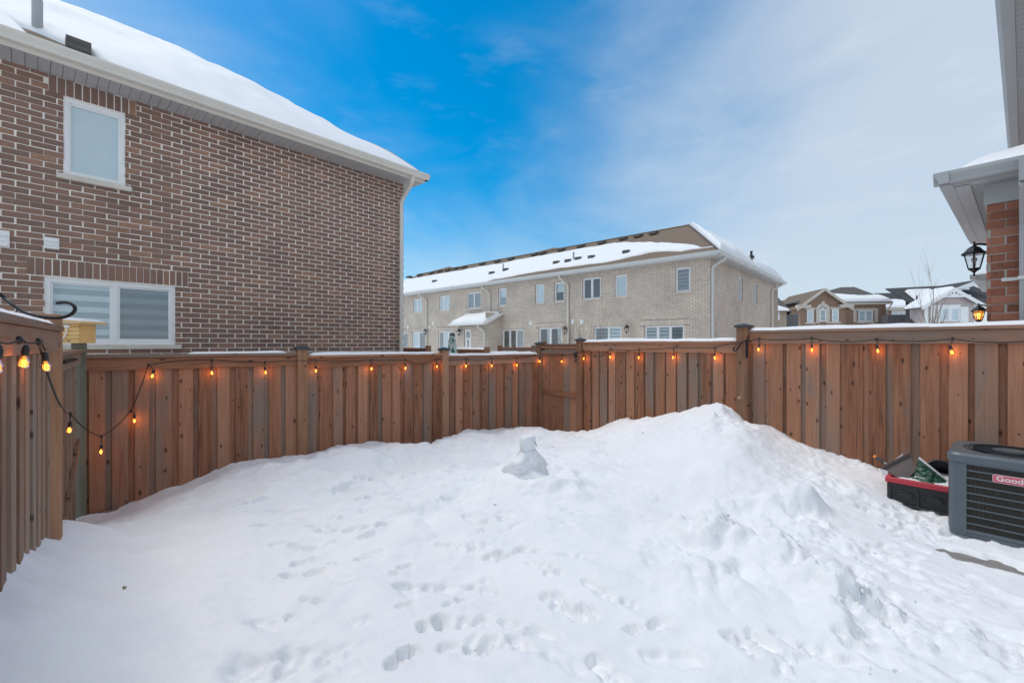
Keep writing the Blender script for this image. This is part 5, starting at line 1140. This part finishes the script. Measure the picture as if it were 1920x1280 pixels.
mb = MB(); mb.box(rx0 + .5, x1 + 4, 7.7, 9, -1, ze - .6); mb.build('wall', 'dark_wall', hE)
def bil(u, v): a = np.array(q0) * (1 - u) * (1 - v) + np.array(q1) * u * (1 - v) + np.array(q2) * u * v + np.array(q3) * (1 - u) * v; return tuple(a + np.array((0, 0, .02)))
snow_sheet('roof_snow', hE, bil(.45, 0), bil(1.0, 0), bil(.9, .74), bil(.10, .62), .28, 50, 24, seed=19, ew=.4, lump=.9, lo=lambda u: 0 if u > .3 else .55 - 1.8 * u)
snow_sheet('roof_snow', hE, (x0 + 1.0, 1.3, ze - .4), (x1 + .2, 1.3, ze - .4), (x1, 6.0, rz - .4), (x0 + 2, 6.0, rz - .5), .3, 20, 14, seed=20, ew=.5)
mb = MB(); p = F5.x_at(1719, 3); mb.tube([(p, 3, F5.z_at(1719, 564, 3)), (p, 3, F5.z_at(1719, 554, 3))], .08, 8); mb.build('vent_pipe', 'shingle_dark', hE)
# second gable of that house, farther right
Fx = F5.x_at(1822, 5); a_ = Vector((Fx, 4.0, F5.z_at(1824, 524, 4))); b_ = Vector((F5.x_at(1790, 4), 4.0, F5.z_at(1790, 541, 4)))
mb = MB(); mb.prism([(0, 0), (0, -.45), (.15, -.45), (.15, 0)], 0, 1, lambda p, q, tt: tuple(b_.lerp(a_, tt) + Vector((0, p, q)))); mb.box(F5.x_at(1793, 4), F5.x_at(1818, 4), 4.0, 4.15, F5.z_at(1800, 543, 4), F5.z_at(1800, 540.5, 4)); mb.build('rake_board', 'white_vinyl', hE)
slab_poly(hE, [tuple(a_ + Vector((0, .2, .02))), tuple(b_ + Vector((0, .2, .02))), tuple(b_ + Vector((0, 5, .02))), tuple(a_ + Vector((0, 5, .02)))], .1, 'shingle_dark', 'roof')

# ------------------------------------------------------------------ neighbours' fences behind the left fence
def far_fence(label, pts, zt, rs, snow=.04, ht=1.7):
    (pxa, Ya), (pxb, Yb) = pts; A = pix(pxa, HY, Ya); B = pix(pxb, HY, Yb)
    F = Frame((A.x, A.y), (B.x - A.x, B.y - A.y)); L = (B - A).length
    t = thing('wooden_fence', label, 'fence', F.loc3(0), F.rz, 'fences of the yards behind')
    n = int(L / .15); r = random.Random(rs)
    for i in range(n): board(t, L * (i + .5) / n, r.uniform(0, .02), zt - ht, zt - .01, .14)
    mb = MB(); mb.box(0, L, -.034, -.003, zt - .15, zt - .001); mb.build('rail', 'cedar_rail', t, .004)
    mb = MB(); mb.box(0, L, -.05, .08, zt, zt + .036); mb.build('cap_board', 'cedar_rail', t, .004)
    if snow: snow_strip(t, .05, L - .05, -.045, .075, zt + .036, snow, rs)
    post(t, -.07, 0, zt - ht, zt + .1, .12, cap=False); post(t, L + .07, 0, zt - ht, zt + .1, .12, cap=False)
far_fence('neighbour fence with orange brown cap left of the closed umbrella', ((752, 13.0), (800, 12.2)), H - 6 * 12.5 / FPX - .05, 51, 0)
far_fence('short snow topped neighbour fence right of the closed umbrella', ((852, 12.6), (910, 11.6)), H - 8 * 12 / FPX - .06, 52, .05)
far_fence('low snow capped neighbour fence behind the corner of the yard', ((914, 11.8), (1000, 11.0)), H - 17 * 11.5 / FPX - .03, 53, .05)
far_fence('neighbour fence seen above the narrow gate', ((1022, 11.3), (1086, 10.4)), H - 2 * 10.8 / FPX, 54, 0)
far_fence('neighbour fence in front of the dark patio windows', ((940, 14.5), (998, 13.6)), H - 8 * 14 / FPX, 55, 0)
# closed patio umbrella
up = pix(848, 660, 11.8); um = thing('patio_umbrella', 'closed teal and white patterned patio umbrella behind the back fence', 'umbrella', (up.x, up.y, -.7))
mb = MB(); mb.tube([(0, 0, 0), (0, 0, 2.55)], .02, 8); mb.build('pole', 'grey_metal', um)
mb = MB(); n = 18; prof = [(.02, 2.62), (.06, 2.58), (.085, 2.45), (.10, 2.25), (.13, 2.05), (.115, 1.9), (.13, 1.6), (.15, 1.3), (.12, 1.25)]
vs_ = []
for r_, z in prof:
    for j in range(n): rr = r_ * (1 + .22 * (1 if j % 2 else -1)); a = 2 * math.pi * j / n; vs_.append((rr * math.cos(a), rr * math.sin(a), z))
mb.add(vs_, [(i * n + j, i * n + (j + 1) % n, (i + 1) * n + (j + 1) % n, (i + 1) * n + j) for i in range(len(prof) - 1) for j in range(n)]); mb.build('canopy', 'teal_cloth', um)
mb = MB(); mb.lathe([(.07, 2.585), (.07, 2.62), (.03, 2.66), (.004, 2.67)], k=12); mb.build('cap', 'cap_black', um)
mb = MB(); mb.lathe([(.28, 0), (.28, .05), (.06, .09), (.03, .3)], k=16); mb.build('base', 'grey_metal', um)

# ------------------------------------------------------------------ bare trees
def bare_tree(name, label, loc, h, stems, spread, seed, tw=.035, levels=4, lean=0.15):
    t = thing(name, label, 'tree' if 'tree' in name else 'shrub', loc); r = random.Random(seed); tr = MB(); cr = MB()
    def grow(p, d, L, rad, lev):
        pts = [p]; q = p.copy(); dd = d.copy(); n = 5
        for i in range(n):
            dd = (dd + Vector((r.uniform(-.12, .12), r.uniform(-.12, .12), .07))).normalized(); q = q + dd * L / n; pts.append(q.copy())
        rs_ = [rad * (1 - .75 * i / n) for i in range(n + 1)]; (tr if lev == 0 else cr).tube(pts, rs_, 5 if lev < 2 else 3, False)
        if lev >= levels: return
        for k_ in range(r.randint(4, 6) if lev == 0 else r.randint(2, 4)):
            i = r.randint(1 if lev else 2, n); dv = (dd + Vector((r.uniform(-1, 1), r.uniform(-1, 1), r.uniform(-.1, .7))) * spread).normalized()
            grow(pts[i], dv, L * r.uniform(.38, .62), rs_[i] * .62, lev + 1)
    for s_ in range(stems):
        a = r.uniform(0, 6.28); d = Vector((math.cos(a) * lean, math.sin(a) * lean, 1)).normalized()
        grow(Vector((math.cos(a) * .08, math.sin(a) * .08, 0)), d, h * r.uniform(.75, 1), tw, 0)
    tr.build('trunk', 'bark', t, smooth=True); cr.build('crown', 'bark', t, smooth=True)
p = pix(1090, 650, 15.5); bare_tree('bare_shrub', 'leafless shrub with upright twigs against the beige brick wall', (p.x, p.y, -.6), 3.2, 8, .38, 5, .022, 3, .38)
p = pix(1762, 605, 34.0); bare_tree('bare_tree', 'slender leafless tree in front of the pale pink siding house', (p.x, p.y, -.7), 6.6, 3, .6, 8, .085, 4, .06)

# ------------------------------------------------------------------ snowman, debris
Ys = 4.95; sp = pix(990, 890, Ys); sbase = sz(sp.x, sp.y) - .02
SM = thing('snowman', 'small crumbling snowman with square head on a snow mound', 'snowman', (sp.x, sp.y, sbase))
def lump_mesh(name, prof, nz_, sq=2.0, seed=0, k=40, par=SM, off=(0, 0)):
    pr = []; 
    for i in range(len(prof) - 1):
        for j in range(4): u = j / 4; pr.append((prof[i][0] * (1 - u) + prof[i + 1][0] * u, prof[i][1] * (1 - u) + prof[i + 1][1] * u))
    pr.append(prof[-1]); P = np.zeros((k + 1, len(pr), 3))
    for i in range(k + 1):
        a = 2 * math.pi * i / k; c, s_ = math.cos(a), math.sin(a); f_ = (abs(c) ** sq + abs(s_) ** sq) ** (-1 / sq)
        for j, (r_, z) in enumerate(pr):
            aa_ = np.array([[c * 1.4 + seed + 3]]); bb_ = np.array([[s_ * 1.4 + z * 9 * (1 if seed % 2 else 1) + 7]])
            rr = r_ * f_ * (1 + nz_ * float(fbm(aa_, bb_, 3)[0, 0])); P[i, j] = (rr * c + off[0], rr * s_ + off[1], z)
    P[k] = P[0]; return link(name, grid_mesh(name, P, 'snow'), par)
lump_mesh('body', [(.34, -.06), (.25, .03), (.205, .11), (.16, .19), (.12, .25), (.09, .30), (.0, .31)], .75, 2.0, 3)
lump_mesh('head', [(.02, .28), (.085, .30), (.092, .36), (.088, .43), (.075, .455), (.0, .46)], .4, 3.0, 9, off=(-.005, 0))
mb = MB(); mb.tube([(.075, -.06, .40), (.10, -.065, .345)], .004, 5); mb.build('twig', 'bark', SM)
def crumb(px, py, n, label):
    Y = (H - .08) * FPX / (py - HY)
    for _ in range(3): X = (px - CX) / FPX * Y; Y = (H - sz(X, Y)) * FPX / (py - HY)
    X = (px - CX) / FPX * Y; t = thing('leaf_litter', label, 'debris', (X, Y, sz(X, Y))); r = random.Random(int(px))
    mb = MB()
    for i in range(n):
        x, y = r.uniform(-.012, .012), r.uniform(-.006, .006); mb.tube([(x, y, .002), (x + r.uniform(-.012, .012), y, .012), (x + r.uniform(-.02, .02), y, .014)], [.004, .003, .001], 5)
    mb.build('stem', 'bark', t)
crumb(230, 1106, 4, 'tiny dark twig lying on the smooth snow at lower left')
crumb(926, 948, 2, 'tiny dark speck on the snow below left of the snowman')
crumb(1364, 994, 2, 'tiny dark speck in the hollow of the shovelled snow mound')
crumb(1205, 801, 3, 'two dark specks on the snow near the middle fence')
# loose chunks on the path
ch_r = random.Random(77); cm = []
for i in range(4):
    mb = MB(); bm = bmesh.new(); bmesh.ops.create_icosphere(bm, subdivisions=2, radius=1)
    for v in bm.verts: v.co *= 1 + ch_r.uniform(-.22, .18); v.co.z *= .7
    me = bpy.data.meshes.new('snow_chunk'); bm.to_mesh(me); bm.free(); me.materials.append(M['snow'])
    cm.append(me)
CHK = thing('snow_chunks', 'scattered broken snow chunks beside the trodden path', 'snow'); CHK['kind'] = 'stuff'
for i in range(70):
    if i < 40: px, py = ch_r.gauss(1640, 60), ch_r.uniform(960, 1250)
    elif i < 75: px, py = ch_r.gauss(1440, 90), ch_r.gauss(1010, 30)
    else: px, py = ch_r.gauss(1360, 30), ch_r.gauss(790, 10)
    Y = (H - .1) * FPX / (py - HY) if py > 900 else 5.9; X = (px - CX) / FPX * Y
    a_, b_ = yab((X, Y))
    if not (0.2 < a_ < 6.8 and .2 < b_ < 6.9): continue
    s_ = ch_r.uniform(.004, .014)
    o = link('snow_chunk', ch_r.choice(cm), CHK, (X, Y, sz(X, Y) + s_ * .3), (ch_r.uniform(0, 3), ch_r.uniform(0, 3), ch_r.uniform(0, 3))); o.scale = (s_, s_ * ch_r.uniform(.7, 1.2), s_)

# ------------------------------------------------------------------ air conditioner
ax, ay, az = .70, .70, .69          # width along the front, depth, height
ap = yard(1.2, 6.20, 0.0); AC = thing('air_conditioner', 'grey outdoor air conditioner with slatted sides and red name badge', 'air conditioner', (ap.x, ap.y, .055), F_RIGHT.rz)
# local: x to the right along the front, y away from the camera, z up; front at y = 0
def rrect(x0, x1, y0, y1, r_, n=6):
    out = []
    for cx_, cy_, a0 in ((x1 - r_, y0 + r_, -90), (x1 - r_, y1 - r_, 0), (x0 + r_, y1 - r_, 90), (x0 + r_, y0 + r_, 180)):
        for i in range(n + 1): a = R(a0 + 90 * i / n); out.append((cx_ + r_ * math.cos(a), cy_ + r_ * math.sin(a)))
    return out
rr = .062
mb = MB(); mb.prism(rrect(.03, ax - .03, .03, ay - .03, rr - .02), .04, az - .06, lambda p, q, t_: (p, q, t_)); mb.build('coil_core', 'coil', AC)
fins = MB()
for i in range(62):
    x = .08 + (ax - .16) * i / 61; fins.box(x - .0025, x + .0025, .002, .031, .05, az - .06)
for i in range(62):
    y = .10 + (ay - .2) * i / 61; fins.box(.012, .031, y - .0022, y + .0022, .06, az - .06)
f_ = fins.build('coil_fin', 'coil_fin', AC); f_['kind'] = 'stuff'
cp = rrect(0, ax, 0, ay, rr)
for q in range(4):
    seg = cp[q * 7:(q + 1) * 7]; p_prev = Vector(seg[0]) ; d0 = (Vector(seg[1]) - Vector(seg[0])).normalized(); d1 = (Vector(seg[-1]) - Vector(seg[-2])).normalized()
    a_ = tuple(Vector(seg[0]) - d0 * .03); b_ = tuple(Vector(seg[-1]) + d1 * .03); outer = [a_] + seg + [b_]
    ctr = Vector((ax / 2, ay / 2)); inner = [tuple(Vector(p) + (ctr - Vector(p)).normalized() * .02) for p in outer]
    mb = MB(); mb.prism(outer + inner[::-1], .0, az - .035, lambda p, q_, t_: (p, q_, t_)); mb.build('corner_panel', 'ac_paint', AC)
nl = 9; z0, z1 = .055, az - .075
def slat(a, b, nrm):
    """one louvre between 2D points a and b, facing nrm"""
    a, b, n_ = Vector(a), Vector(b), Vector(nrm)
    for i in range(nl + 1):
        z = z0 + (z1 - z0) * i / nl; h = .0065 if 0 < i < nl else .016
        mb = MB(); o0 = n_ * .004; o1 = -n_ * .016
        mb.add([(*(a + o0), z - h), (*(b + o0), z - h), (*(b + o0), z + h * .5), (*(a + o0), z + h * .5), (*(a + o1), z - h * .6), (*(b + o1), z - h * .6), (*(b + o1), z + h * .8), (*(a + o1), z + h * .8)], [(0, 1, 2, 3), (3, 2, 6, 7), (0, 4, 5, 1), (4, 7, 6, 5), (0, 3, 7, 4), (1, 5, 6, 2)])
        mb.build('slat', 'ac_paint', AC)
e = rr + .03
slat((e, 0), (ax - e, 0), (0, -1)); slat((0, e), (0, ay - e), (-1, 0))
mb = MB(); 
for x in (e - .004, ax - e - .016): mb.box(x, x + .02, -.006, .02, .02, az - .04)
for y in (e - .004, ay - e - .016): mb.box(-.006, .02, y, y + .02, .02, az - .04)
mb.build('frame_strip', 'ac_paint', AC)
mb = MB(); mb.prism(rrect(.002, ax - .002, .002, ay - .002, rr), 0.0, .035, lambda p, q, t_: (p, q, t_)); mb.build('base_pan', 'ac_paint', AC)
mb = MB(); mb.box(.07, ax - .07, .05, ay - .05, -.055, -.001); mb.build('foot_pad', 'ac_dark', AC)
# top: rim with a round opening, dark well, wire guard
bm = bmesh.new(); oc = rrect(-.012, ax + .012, -.012, ay + .012, rr + .01); N_ = len(oc); cr_ = .285; cc = (ax / 2, ay / 2)
ang = [math.atan2(p[1] - cc[1], p[0] - cc[0]) for p in oc]
lay = lambda pts, z: [bm.verts.new((p[0], p[1], z)) for p in pts]
sk = lay(oc, az - .075); e1 = lay(oc, az - .022); ins = [(p[0] + (cc[0] - p[0]) * .045, p[1] + (cc[1] - p[1]) * .045) for p in oc]; e2 = lay(ins, az - .003)
ci = lay([(cc[0] + cr_ * math.cos(a), cc[1] + cr_ * math.sin(a)) for a in ang], az + .002); cw = lay([(cc[0] + (cr_ - .01) * math.cos(a), cc[1] + (cr_ - .01) * math.sin(a)) for a in ang], az - .12)
for A_, B_ in ((sk, e1), (e1, e2), (e2, ci), (ci, cw)):
    for i in range(N_): bm.faces.new((A_[i], A_[(i + 1) % N_], B_[(i + 1) % N_], B_[i]))
me = bpy.data.meshes.new('top_cover'); bm.to_mesh(me); bm.free(); me.materials.append(M['ac_paint']); top = link('top_cover', me, AC)
mb = MB(); mb.lathe([(cr_ - .005, -.002), (.001, -.001)], (cc[0], cc[1], az - .119), 32); mb.build('fan_well', 'ac_dark', AC)
wg = MB()
for i in range(9):
    r_ = .07 + i * .026; wg.tube([(cc[0] + r_ * math.cos(2 * math.pi * j / 40), cc[1] + r_ * math.sin(2 * math.pi * j / 40), az + .002 + .012 * (1 - (r_ / .29) ** 2)) for j in range(41)], .0022, 4, False)
for i in range(12):
    a = 2 * math.pi * i / 12; wg.tube([(cc[0] + .06 * math.cos(a), cc[1] + .06 * math.sin(a), az + .012), (cc[0] + .288 * math.cos(a), cc[1] + .288 * math.sin(a), az + .003)], .003, 4)
wg.build('fan_guard', 'ac_dark', AC)
mb = MB(); mb.lathe([(.12, -.03), (.12, 0.006), (.10, .013), (.001, .016)], (cc[0], cc[1], az), 28); mb.build('motor_cap', 'ac_paint', AC)
for i in range(4):
    a = math.pi / 2 * i + .4; mb = MB(); mb.add([(cc[0] + .06 * math.cos(a), cc[1] + .06 * math.sin(a), az - .07), (cc[0] + .27 * math.cos(a), cc[1] + .27 * math.sin(a), az - .07), (cc[0] + .27 * math.cos(a + .6), cc[1] + .27 * math.sin(a + .6), az - .04), (cc[0] + .06 * math.cos(a + .6), cc[1] + .06 * math.sin(a + .6), az - .04)], [(0, 1, 2, 3)]); mb.build('fan_blade', 'ac_dark', AC)
# badge
Fa = Frame(yard(1.2, 6.20), VV)
bxl = Fa.x_at(1862); bz1 = Fa.z_at(1866, 889) - .055; bz0 = Fa.z_at(1866, 902.5) - .055
mb = MB(); mb.prism(rrect(bxl, bxl + .30, bz0, bz1, .012, 4), -.016, -.008, lambda p, q, t_: (p, t_, q)); bd = mb.build('badge', 'badge_red', AC)
mb = MB(); mb.prism(rrect(bxl - .003, bxl + .303, bz0 - .003, bz1 + .003, .014, 4), -.0115, -.0075, lambda p, q, t_: (p, t_, q)); mb.build('badge_rim', 'white_paint', bd)
def text(name, s_, size, mat, parent, loc, rot, ext=.0008, sx=1.0, align='LEFT'):
    c = bpy.data.curves.new(name, 'FONT'); c.body = s_; c.size = size; c.extrude = ext; c.align_x = align; c.align_y = 'CENTER'
    o = bpy.data.objects.new(name, c); COL.objects.link(o); o.parent = parent; o.location = loc; o.rotation_euler = rot; o.scale = (sx, 1, 1); c.materials.append(M[mat]); c.offset = .0006
    bpy.context.view_layer.update(); me = bpy.data.meshes.new_from_object(o); bpy.data.objects.remove(o)
    o = link(name, me, parent, loc, rot); o.scale = (sx, 1, 1); return o
text('lettering', 'Goodman', .052, 'white_paint', bd, (bxl + .016, -.0172, (bz0 + bz1) / 2 + .002), (R(90), 0, 0), sx=1.18)

# ------------------------------------------------------------------ things by the fence: tray, planter box, bag, bucket, brush
Fs = Frame(yard(.78, 0), VV)
tx0, tx1 = Fs.x_at(1663), 6.75; zt_ = .292; zb_ = .03; td = .50
TR = thing('storage_tray', 'black ribbed plastic tray with red rim beside the air conditioner', 'tray', tuple(Fs.w(tx0, 0, 0)), Fs.rz); L = tx1 - tx0
mb = MB()
mb.box(0, L, 0, .014, zb_, zt_ - .001); mb.box(0, L, td - .014, td, zb_, zt_ - .001); mb.box(0, .014, .0141, td - .0141, zb_, zt_ - .001); mb.box(L - .014, L, .0141, td - .0141, zb_, zt_ - .001); mb.box(.0141, L - .0141, .0141, td - .0141, zb_, zb_ + .02); mb.build('body', 'black_plastic', TR, .004)
rb = MB()
for i in range(6):
    x = .012 + i * .205
    if x < L: rb.box(x, x + .022, -.014, -.0005, zb_, zt_ - .045)
rb.box(0, L, -.018, -.0006, zb_ + .055, zb_ + .072); rb.build('rib', 'black_plastic', TR, .003)
for i in range(5):
    cx_ = .128 + i * .205
    if cx_ + .07 > L: break
    mb = MB(); pts = [(cx_ + .068 * math.cos(a), -.009, zt_ - .105 + .034 * math.sin(a)) for a in [2 * math.pi * j / 24 for j in range(25)]]; mb.tube(pts, .006, 6, False)
    pv = [(cx_ + .06 * math.cos(a), zt_ - .105 + .027 * math.sin(a)) for a in [2 * math.pi * j / 24 for j in range(24)]]; mb.prism(pv, -.012, -.001, lambda p, q, t_: (p, t_, q)); mb.build('oval_boss', 'black_plastic', TR)
mb = MB(); mb.box(-.012, L + .01, -.02, .02, zt_, zt_ + .05); mb.box(-.012, L + .01, td - .02, td + .02, zt_, zt_ + .05); mb.box(-.012, .02, .0201, td - .0201, zt_, zt_ + .05); mb.build('rim', 'red_paint', TR, .005)
snow_sheet('snow_fill', TR, (.02, .02, zt_ - .05), (L - .02, .02, zt_ - .06), (L - .02, td - .02, zt_ - .02), (.02, td - .02, zt_ + .03), .075, 40, 24, seed=23, ew=.09, lump=.7, mat='snow')
# brown plastic box lying tilted
o_ = Fs.w(Fs.x_at(1658, .12), .12, 0); 
PB = thing('planter_box', 'brown plastic planter box tipped over in the snow by the tray', 'planter', tuple(o_), Fs.rz)
def fpl(px, py, y): x = Fs.x_at(px, y); w = Fs.w(x, y, Fs.z_at(px, py, y)); v = Vector((w.x - o_.x, w.y - o_.y, w.z)); return Vector((v.x * Fs.r.x + v.y * Fs.r.y, v.x * Fs.n.x + v.y * Fs.n.y, v.z))
f0 = [fpl(1655, 878, .14), fpl(1705, 851, .22), fpl(1719, 880, .16), fpl(1700, 899, .10), fpl(1684, 896, .10)]
bk = [p + Vector((-.02, .13, -.06)) for p in f0]; n = len(f0); mb = MB(); mb.add(f0 + bk, [tuple(range(n)), tuple(range(2 * n - 1, n - 1, -1))] + [(i, i + n, (i + 1) % n + n, (i + 1) % n) for i in range(n)]); mb.build('body', 'taupe_plastic', PB)
mb = MB(); a_, b_ = f0[0] + Vector((-.012, -.012, .004)), f0[1] + Vector((.0, -.012, .006)); mb.prism([(-.012, -.014), (.03, -.014), (.03, .012), (-.012, .012)], 0, 1, lambda p, q, t_: tuple(a_.lerp(b_, t_) + Vector((0, p, q)))); mb.build('lip', 'taupe_plastic', PB)
mb = MB(); a_, b_ = fpl(1668, 872, .24), fpl(1693, 853, .26); mb.prism([(-.004, -.02), (.004, -.02), (.004, .02), (-.004, .02)], 0, 1, lambda p, q, t_: tuple(a_.lerp(b_, t_) + Vector((0, p, q)))); mb.build('liner', 'white_vinyl', PB)
mb = MB(); a_ = fpl(1653, 879, .125); mb.add([a_, a_ + Vector((.045, -.0, -.01)), a_ + Vector((.06, 0, -.065)), a_ + Vector((.004, 0, -.06)), a_ + Vector((0, .01, 0)), a_ + Vector((.045, .01, -.01)), a_ + Vector((.06, .01, -.065)), a_ + Vector((.004, .01, -.06))], [(0, 1, 2, 3), (7, 6, 5, 4), (0, 4, 5, 1), (1, 5, 6, 2), (2, 6, 7, 3), (3, 7, 4, 0)]); mb.build('end_panel', 'white_vinyl', PB)
# brush / scraper with orange tip
B0, B1, B2 = [Fs.w(Fs.x_at(px, y), y, Fs.z_at(px, py, y)) for px, py, y in ((1639, 855, .3), (1657, 866, .24), (1668, 872, .2))]
BR = thing('hand_tool', 'black handled garden tool with orange tip sticking out of the snow', 'tool', tuple(B1))
mb = MB(); mb.tube([B0 - B1, (B0 - B1) * .75], [.016, .017], 10); mb.build('tip', 'orange_paint', BR)
mb = MB(); mb.tube([(B0 - B1) * .75, (B0 - B1) * .3, Vector((0, 0, 0))], [.016, .018, .013], 10); mb.build('grip', 'black_plastic', BR)
mb = MB(); mb.tube([(0, 0, 0), B2 - B1, (B2 - B1) * 1.6], .006, 8); mb.build('shaft', 'grey_metal', BR)
# green bag: a crumpled filled sack with a folded white edge
yb = .16; q = [Fs.w(Fs.x_at(px, y), y, Fs.z_at(px, py, y)) for px, py, y in ((1707, 906, .10), (1800, 922, .10), (1723, 858, .22), (1790, 912, .22))]
c00, c10, c01, c11 = [np.array(v) for v in (q[0], q[1], q[2], q[3])]
BGo = q[0]; BG = thing('soil_bag', 'crumpled dark green bag with pale lettering and white edge in the tray', 'bag', tuple(BGo), 0)
nu, nv = 40, 30; U = np.linspace(0, 1, nu)[:, None] * np.ones((1, nv)); V_ = np.linspace(0, 1, nv)[None, :] * np.ones((nu, 1)); A = lambda a: a[:, :, None]
P = A((1 - U) * (1 - V_)) * c00 + A(U * (1 - V_)) * c10 + A(U * V_) * c11 + A((1 - U) * V_) * c01
nb_ = np.array([-Fs.n.x, -Fs.n.y, .25]); nb_ /= np.linalg.norm(nb_); bulge = np.sin(np.pi * np.clip(U, 0, 1)) ** .6 * np.sin(np.pi * np.clip(V_ * .9 + .05, 0, 1)) ** .6
cre = .035 * np.abs(fbm(U * 4 + V_ * 2, V_ * 5 - U * 2, 3)) + .02 * fbm(U * 9, V_ * 9, 2)
Pf = P + A(.035 * bulge + cre * np.minimum(1, 6 * np.minimum(np.minimum(U, 1 - U), np.minimum(V_, 1 - V_)) + .15)) * nb_
Pb = P - A(.05 * bulge + .002) * nb_ 
og = np.array(BGo)
link('sheet', grid_mesh('sheet', Pf - og, 'green_bag'), BG); link('sheet', grid_mesh('sheet', (Pb - og)[::-1], 'green_bag'), BG)
eg = Pf[:, -1] - og; mb = MB(); mb.tube([tuple(p + nb_ * .006) for p in eg[::2]], .011, 6); mb.build('edge', 'white_paint', BG)
rzb = Fs.rz
def bag_text(s_, u, v, size, rot):
    i, j = int(u * (nu - 1)), int(v * (nv - 1)); p = Pf[i, j] - og + nb_ * .022
    ex_ = Vector((Fs.r.x, Fs.r.y, 0)); n3 = Vector(nb_); up_ = n3.cross(ex_).normalized(); ex_ = (ex_ * math.cos(rot) + up_ * math.sin(rot)).normalized(); up_ = n3.cross(ex_)
    mt = Matrix((ex_, up_, n3)).transposed(); text('lettering', s_, size, 'blind_light', BG, tuple(p), mt.to_euler(), .0004, 1.5)
bag_text('OZSCOO', .02, .16, .05, -.16); bag_text('OOO', .06, .34, .02, -.14)
# black bucket lying behind the bag
bw = Fs.w(Fs.x_at(1766, .36), .36, Fs.z_at(1766, 890, .36)); BK = thing('bucket', 'black bucket lying on its side behind the green bag', 'bucket', tuple(bw), Fs.rz)
mb = MB(); k = 28
prof = [(.085, .0), (.105, .22), (.118, .222), (.118, .24), (.10, .24), (.08, .012)]
vs_ = []; tl = R(62)
for r_, z in prof:
    for j in range(k):
        a = 2 * math.pi * j / k; x, y, zz = r_ * math.cos(a), r_ * math.sin(a), z - .12; vs_.append((x, y * math.cos(tl) - zz * math.sin(tl), y * math.sin(tl) + zz * math.cos(tl) + .0))
mb.add(vs_, [(i * k + j, i * k + (j + 1) % k, (i + 1) * k + (j + 1) % k, (i + 1) * k + j) for i in range(len(prof) - 1) for j in range(k)] + [tuple(range(k))[::-1], tuple(range((len(prof) - 1) * k, len(prof) * k))]); mb.build('pail', 'black_plastic', BK, smooth=True)
mb = MB(); mb.tube([(.02 + .028 * math.cos(a), -.14, -.06 + .028 * math.sin(a)) for a in [2 * math.pi * j / 20 for j in range(21)]], .005, 6, False); mb.build('handle', 'grey_metal', BK)
